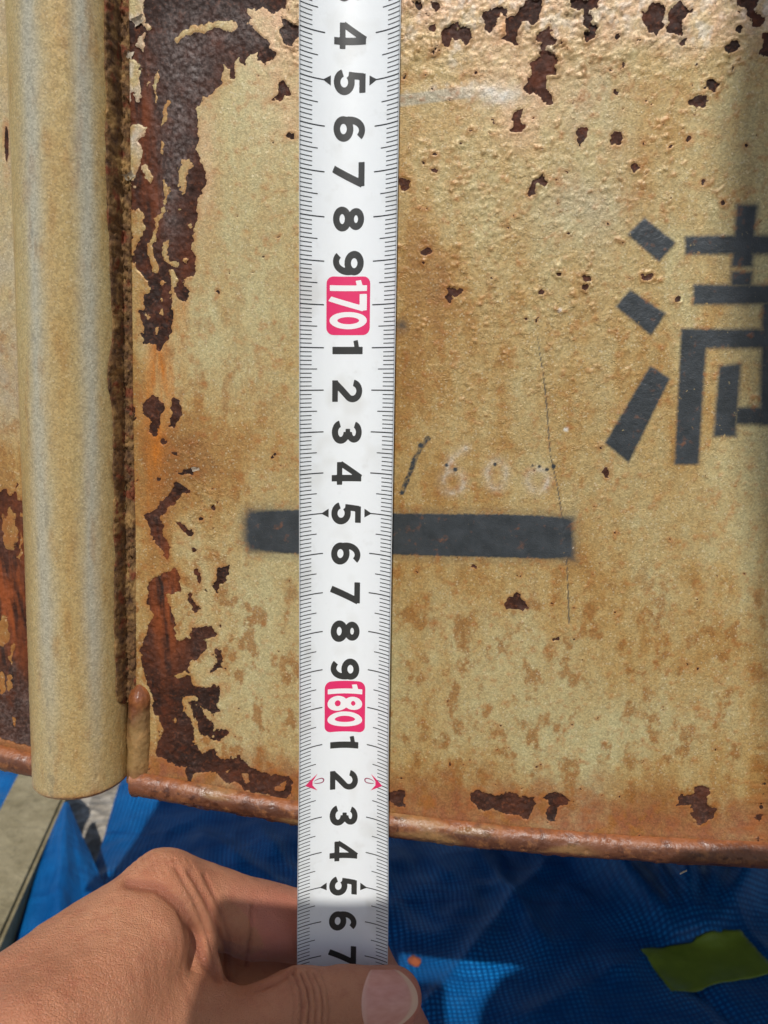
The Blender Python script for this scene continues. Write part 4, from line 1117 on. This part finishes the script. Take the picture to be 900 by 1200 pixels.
# wrinkles over the thumb joint
for k, u0 in enumerate((340, 349, 358, 366, 374, 381)):
    disp += groove([(u0 - 6, 1138 + 2 * k % 5), (u0 + 2, 1158), (u0 + 5, 1180), (u0 + 3, 1206)], (.02, .045, .06, .04, .05, .02)[k], (1.6, 2.2, 1.7, 2.4, 1.6, 2.0)[k], hi_y=17.2)
disp += groove([(300, 1160), (322, 1152), (342, 1140)], .03, 3, hi_y=17)
for k in range(9):                          # short lines over the knuckle
    t = k / 8.0; disp += groove([(150 + 70 * t, 1002 + 10 * abs(t - .4)), (152 + 74 * t, 1012 + 6 * t), (156 + 78 * t, 1022 + 12 * t)], .012, 1.6)
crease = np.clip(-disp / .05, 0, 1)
X3 = HV
wr = fbm(X3[:, 0] * 5 + X3[:, 2] * 3, X3[:, 1] * 5 - X3[:, 2] * 4, 3, 201); wr2 = fbm(X3[:, 0] * 1.1 + X3[:, 2], X3[:, 1] * 1.1 - X3[:, 2], 3, 202)
tipm = sstep(405, 418, U) * sstep(1105, 1118, V) * (HV[:, 1] < 17.3)
disp += (.006 * wr + .03 * wr2) * (1 - tipm)
disp += .10 * np.exp(-((U - 120) / 60) ** 2 - ((V - 1062) / 16) ** 2) * facing * 0
HV = HV + nr * disp[:, None]

def skin_material():
    m = NT("tanned_skin")
    a = m.noise(55, 2, .6); b = m.noise(320, 3, .65)
    col = m.mix(m.rng(a, .3, .7), lin(180, 120, 85), lin(202, 146, 108))
    col = m.mix(m.rng(b, .5, .75, 0, .5), col, lin(164, 92, 64))
    col = m.mix(m.rng(m.noise(28, 2), .4, .68, 0, .45), col, lin(190, 116, 84))
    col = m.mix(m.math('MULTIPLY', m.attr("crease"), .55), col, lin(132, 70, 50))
    col = m.mix(m.attr("rosy"), col, lin(204, 124, 106))
    v1 = m.voro(1500, 'DISTANCE_TO_EDGE', m.stretch((1.0, .8, 1.35), (0.3, .2, .5)))
    v2 = m.voro(2800, 'DISTANCE_TO_EDGE')
    l1 = m.noise(1, 2, .5, m.stretch((260, 1500, 900), (.2, .5, .7))); l2 = m.noise(1, 2, .5, m.stretch((1500, 300, 900), (.4, .1, .6)))
    hgt = m.math('ADD', m.math('MULTIPLY', m.math('ADD', l1, l2), 1.1), m.math('MULTIPLY', m.math('ADD', m.rng(v1, 0, .18, 0, .8), m.math('ADD', m.rng(v2, 0, .18, 0, .4), m.math('MULTIPLY', m.noise(1500, 1), .4))), .9))
    return m.set(Base_Color=col, Roughness=m.rng(b, .3, .7, .38, .55), Specular_IOR_Level=.5, Subsurface_Weight=.15, Subsurface_Scale=.0018,
                 Subsurface_Radius=(1.0, .35, .18), Normal=m.bump(hgt, .00022, .8))
M_SKIN = skin_material()
Un, Vn = to_px(HV)
rosy = np.clip(.75 * np.exp(-((Un - 330) / 60) ** 2 - ((Vn - 1085) / 50) ** 2) * (HV[:, 1] > 17) + .7 * np.exp(-((Un - 480) / 40) ** 2 - ((Vn - 1165) / 50) ** 2) + .12, 0, .8)
person = mesh_obj("person", HV, HF, M_SKIN, attrs=dict(rosy=rosy, crease=crease), label="tanned bare left hand pinching the white measuring tape between thumb and forefinger", category="person")

# thumb nail: a plate laid on the thumb's own surface
def field_at(P):
    g = (P - lo) / h; i = np.clip(np.floor(g).astype(int), 0, np.array(fld.shape) - 2); f = g - i
    r = 0
    for dx in (0, 1):
        for dy in (0, 1):
            for dz in (0, 1):
                w = (f[..., 0] if dx else 1 - f[..., 0]) * (f[..., 1] if dy else 1 - f[..., 1]) * (f[..., 2] if dz else 1 - f[..., 2])
                r = r + w * fld[i[..., 0] + dx, i[..., 1] + dy, i[..., 2] + dz]
    return r
def build_nail():
    n = 34
    a, b = np.meshgrid(np.linspace(0, 1, n), np.linspace(-1, 1, n))
    # a: from cuticle to free edge; b: across
    uc = 422 + a * 68 + 12 * (b ** 2) * (1 - a) - 26 * (np.abs(b) ** 2.4) * a - 20 * a * np.clip(b, 0, 1) ** 1.5
    vc = 1177 + b * (43 - 3 * a) - 2 * a
    d = ray(uc, vc); d /= np.linalg.norm(d, axis=-1)[..., None]
    t = np.full(a.shape, 17.0)
    for _ in range(40): t = t + field_at(d * t[..., None]) * .8
    t = np.minimum(t, t.min() + .75)
    P = d * t[..., None]
    # fair the plate so that it is a shell, slightly proud
    for _ in range(10):
        Q = P.copy(); Q[1:-1, 1:-1] = (P[:-2, 1:-1] + P[2:, 1:-1] + P[1:-1, :-2] + P[1:-1, 2:]) / 4; P = Q
    lift = .035 - .06 * sstep(.90, 1.0, np.abs(b)) - .055 * sstep(.06, 0, a) - .02 * sstep(.9, 1, a)
    P = P - d * lift[..., None]
    back_ = P + d * .05
    m = NT("thumb_nail"); r = m.noise(1, 3, .5, m.stretch((300, 900, 900))); e = m.attr("tip"); c = m.attr("cut")
    col = m.mix(m.rng(r, .3, .7), lin(198, 138, 122), lin(208, 152, 136)); col = m.mix(e, col, lin(214, 176, 150)); col = m.mix(c, col, lin(208, 160, 142))
    mat = m.set(Base_Color=col, Roughness=.42, Specular_IOR_Level=.45, Subsurface_Weight=.15, Subsurface_Scale=.001, Subsurface_Radius=(1., .4, .25), Normal=m.bump(r, .0002, .35))
    k = n * n
    F = dict(tip=np.concatenate([sstep(.86, .93, a).ravel()] * 2), cut=np.concatenate([(.9 * sstep(.13, .06, a)).ravel()] * 2))
    mesh_obj("thumb_nail", np.concatenate([P.reshape(-1, 3), back_.reshape(-1, 3)]), np.concatenate([grid_faces(n, n, True), grid_faces(n, n) + k]), mat, person, attrs=F)
build_nail()

# ------------------------------------------------------------------ the photographer's phone and arm, out of frame behind the lens: their shadow falls on tape, thumb and tarpaulin
dark = simple("black_phone_glass", (.02, .02, .022), .3)
def phone():
    root = empty("smartphone", label="dark smartphone held behind the viewpoint, out of the frame", category="phone")
    y0 = -3.0
    q = lambda z_at_0: z_at_0 - y0 * math.tan(SUN_EL)
    ztop = q(-13.30 + 17.2 * math.tan(SUN_EL))
    P, F = box_mesh((-5.1, y0 - .8, ztop - 15.0), (1.95, y0, ztop))
    o = mesh_obj("phone_body", P, F, dark, root, smooth=False)
    bv = o.modifiers.new("bevel", 'BEVEL'); bv.width = .003; bv.segments = 3
    P, F = box_mesh((-1.6, y0 - .02, ztop - 3.6), (1.5, y0 + .2, ztop - .5))
    mesh_obj("camera_bump", P, F, dark, root, smooth=False)
phone()
def photographer_body():  # photographer's body, added to block skylight; its pale cloth bounces light onto the thumb
    hh = 1.3; lo_ = np.array([-48, -95, -40.]); hi_ = np.array([66, 14, 104.])
    g = np.stack(np.meshgrid(*[np.arange(lo_[i], hi_[i], hh, dtype=np.float32) for i in range(3)], indexing='ij'), -1)
    B = Field(g)
    B.cone((17, -68, 44), (15, -68, -10), 14, 15); B.cone((2, -66, 46), (33, -66, 46), 8.5, 8.5, 4)
    B.cone((17, -66, 55), (15.0, -62, 90), 6, 10.5, 4); B.cone((15, -70, -8), (-4, -34, -30), 13, 9, 4)
    B.cone((33, -66, 46), (44, -42, 26), 7.5, 6.5, 3); B.cone((44, -42, 26), (8.7, -7.5, 7.0), 6.5, 4.5, 2)
    B.cone((12, -9, 8.0), (8.0, -6.5, 5.9), 4.6, 4.3, 2); B.cone((8.0, -6.5, 5.9), (8.2, -9, -8), 4.3, 4.4, 2)
    B.cone((2, -66, 46), (-26, -42, 0), 7.5, 6.5, 3); B.cone((-26, -42, 0), (-17.5, 0, -25), 6.5, 4.6, 2)
    V_, F_ = surface_nets(B.d, lo_, hh)
    mesh_obj("body_blocker", V_, F_, simple("pale_bounce_cloth", (.50, .49, .46), .9), person, label="unseen body of the photographer, added to block skylight and bounce light")
photographer_body()
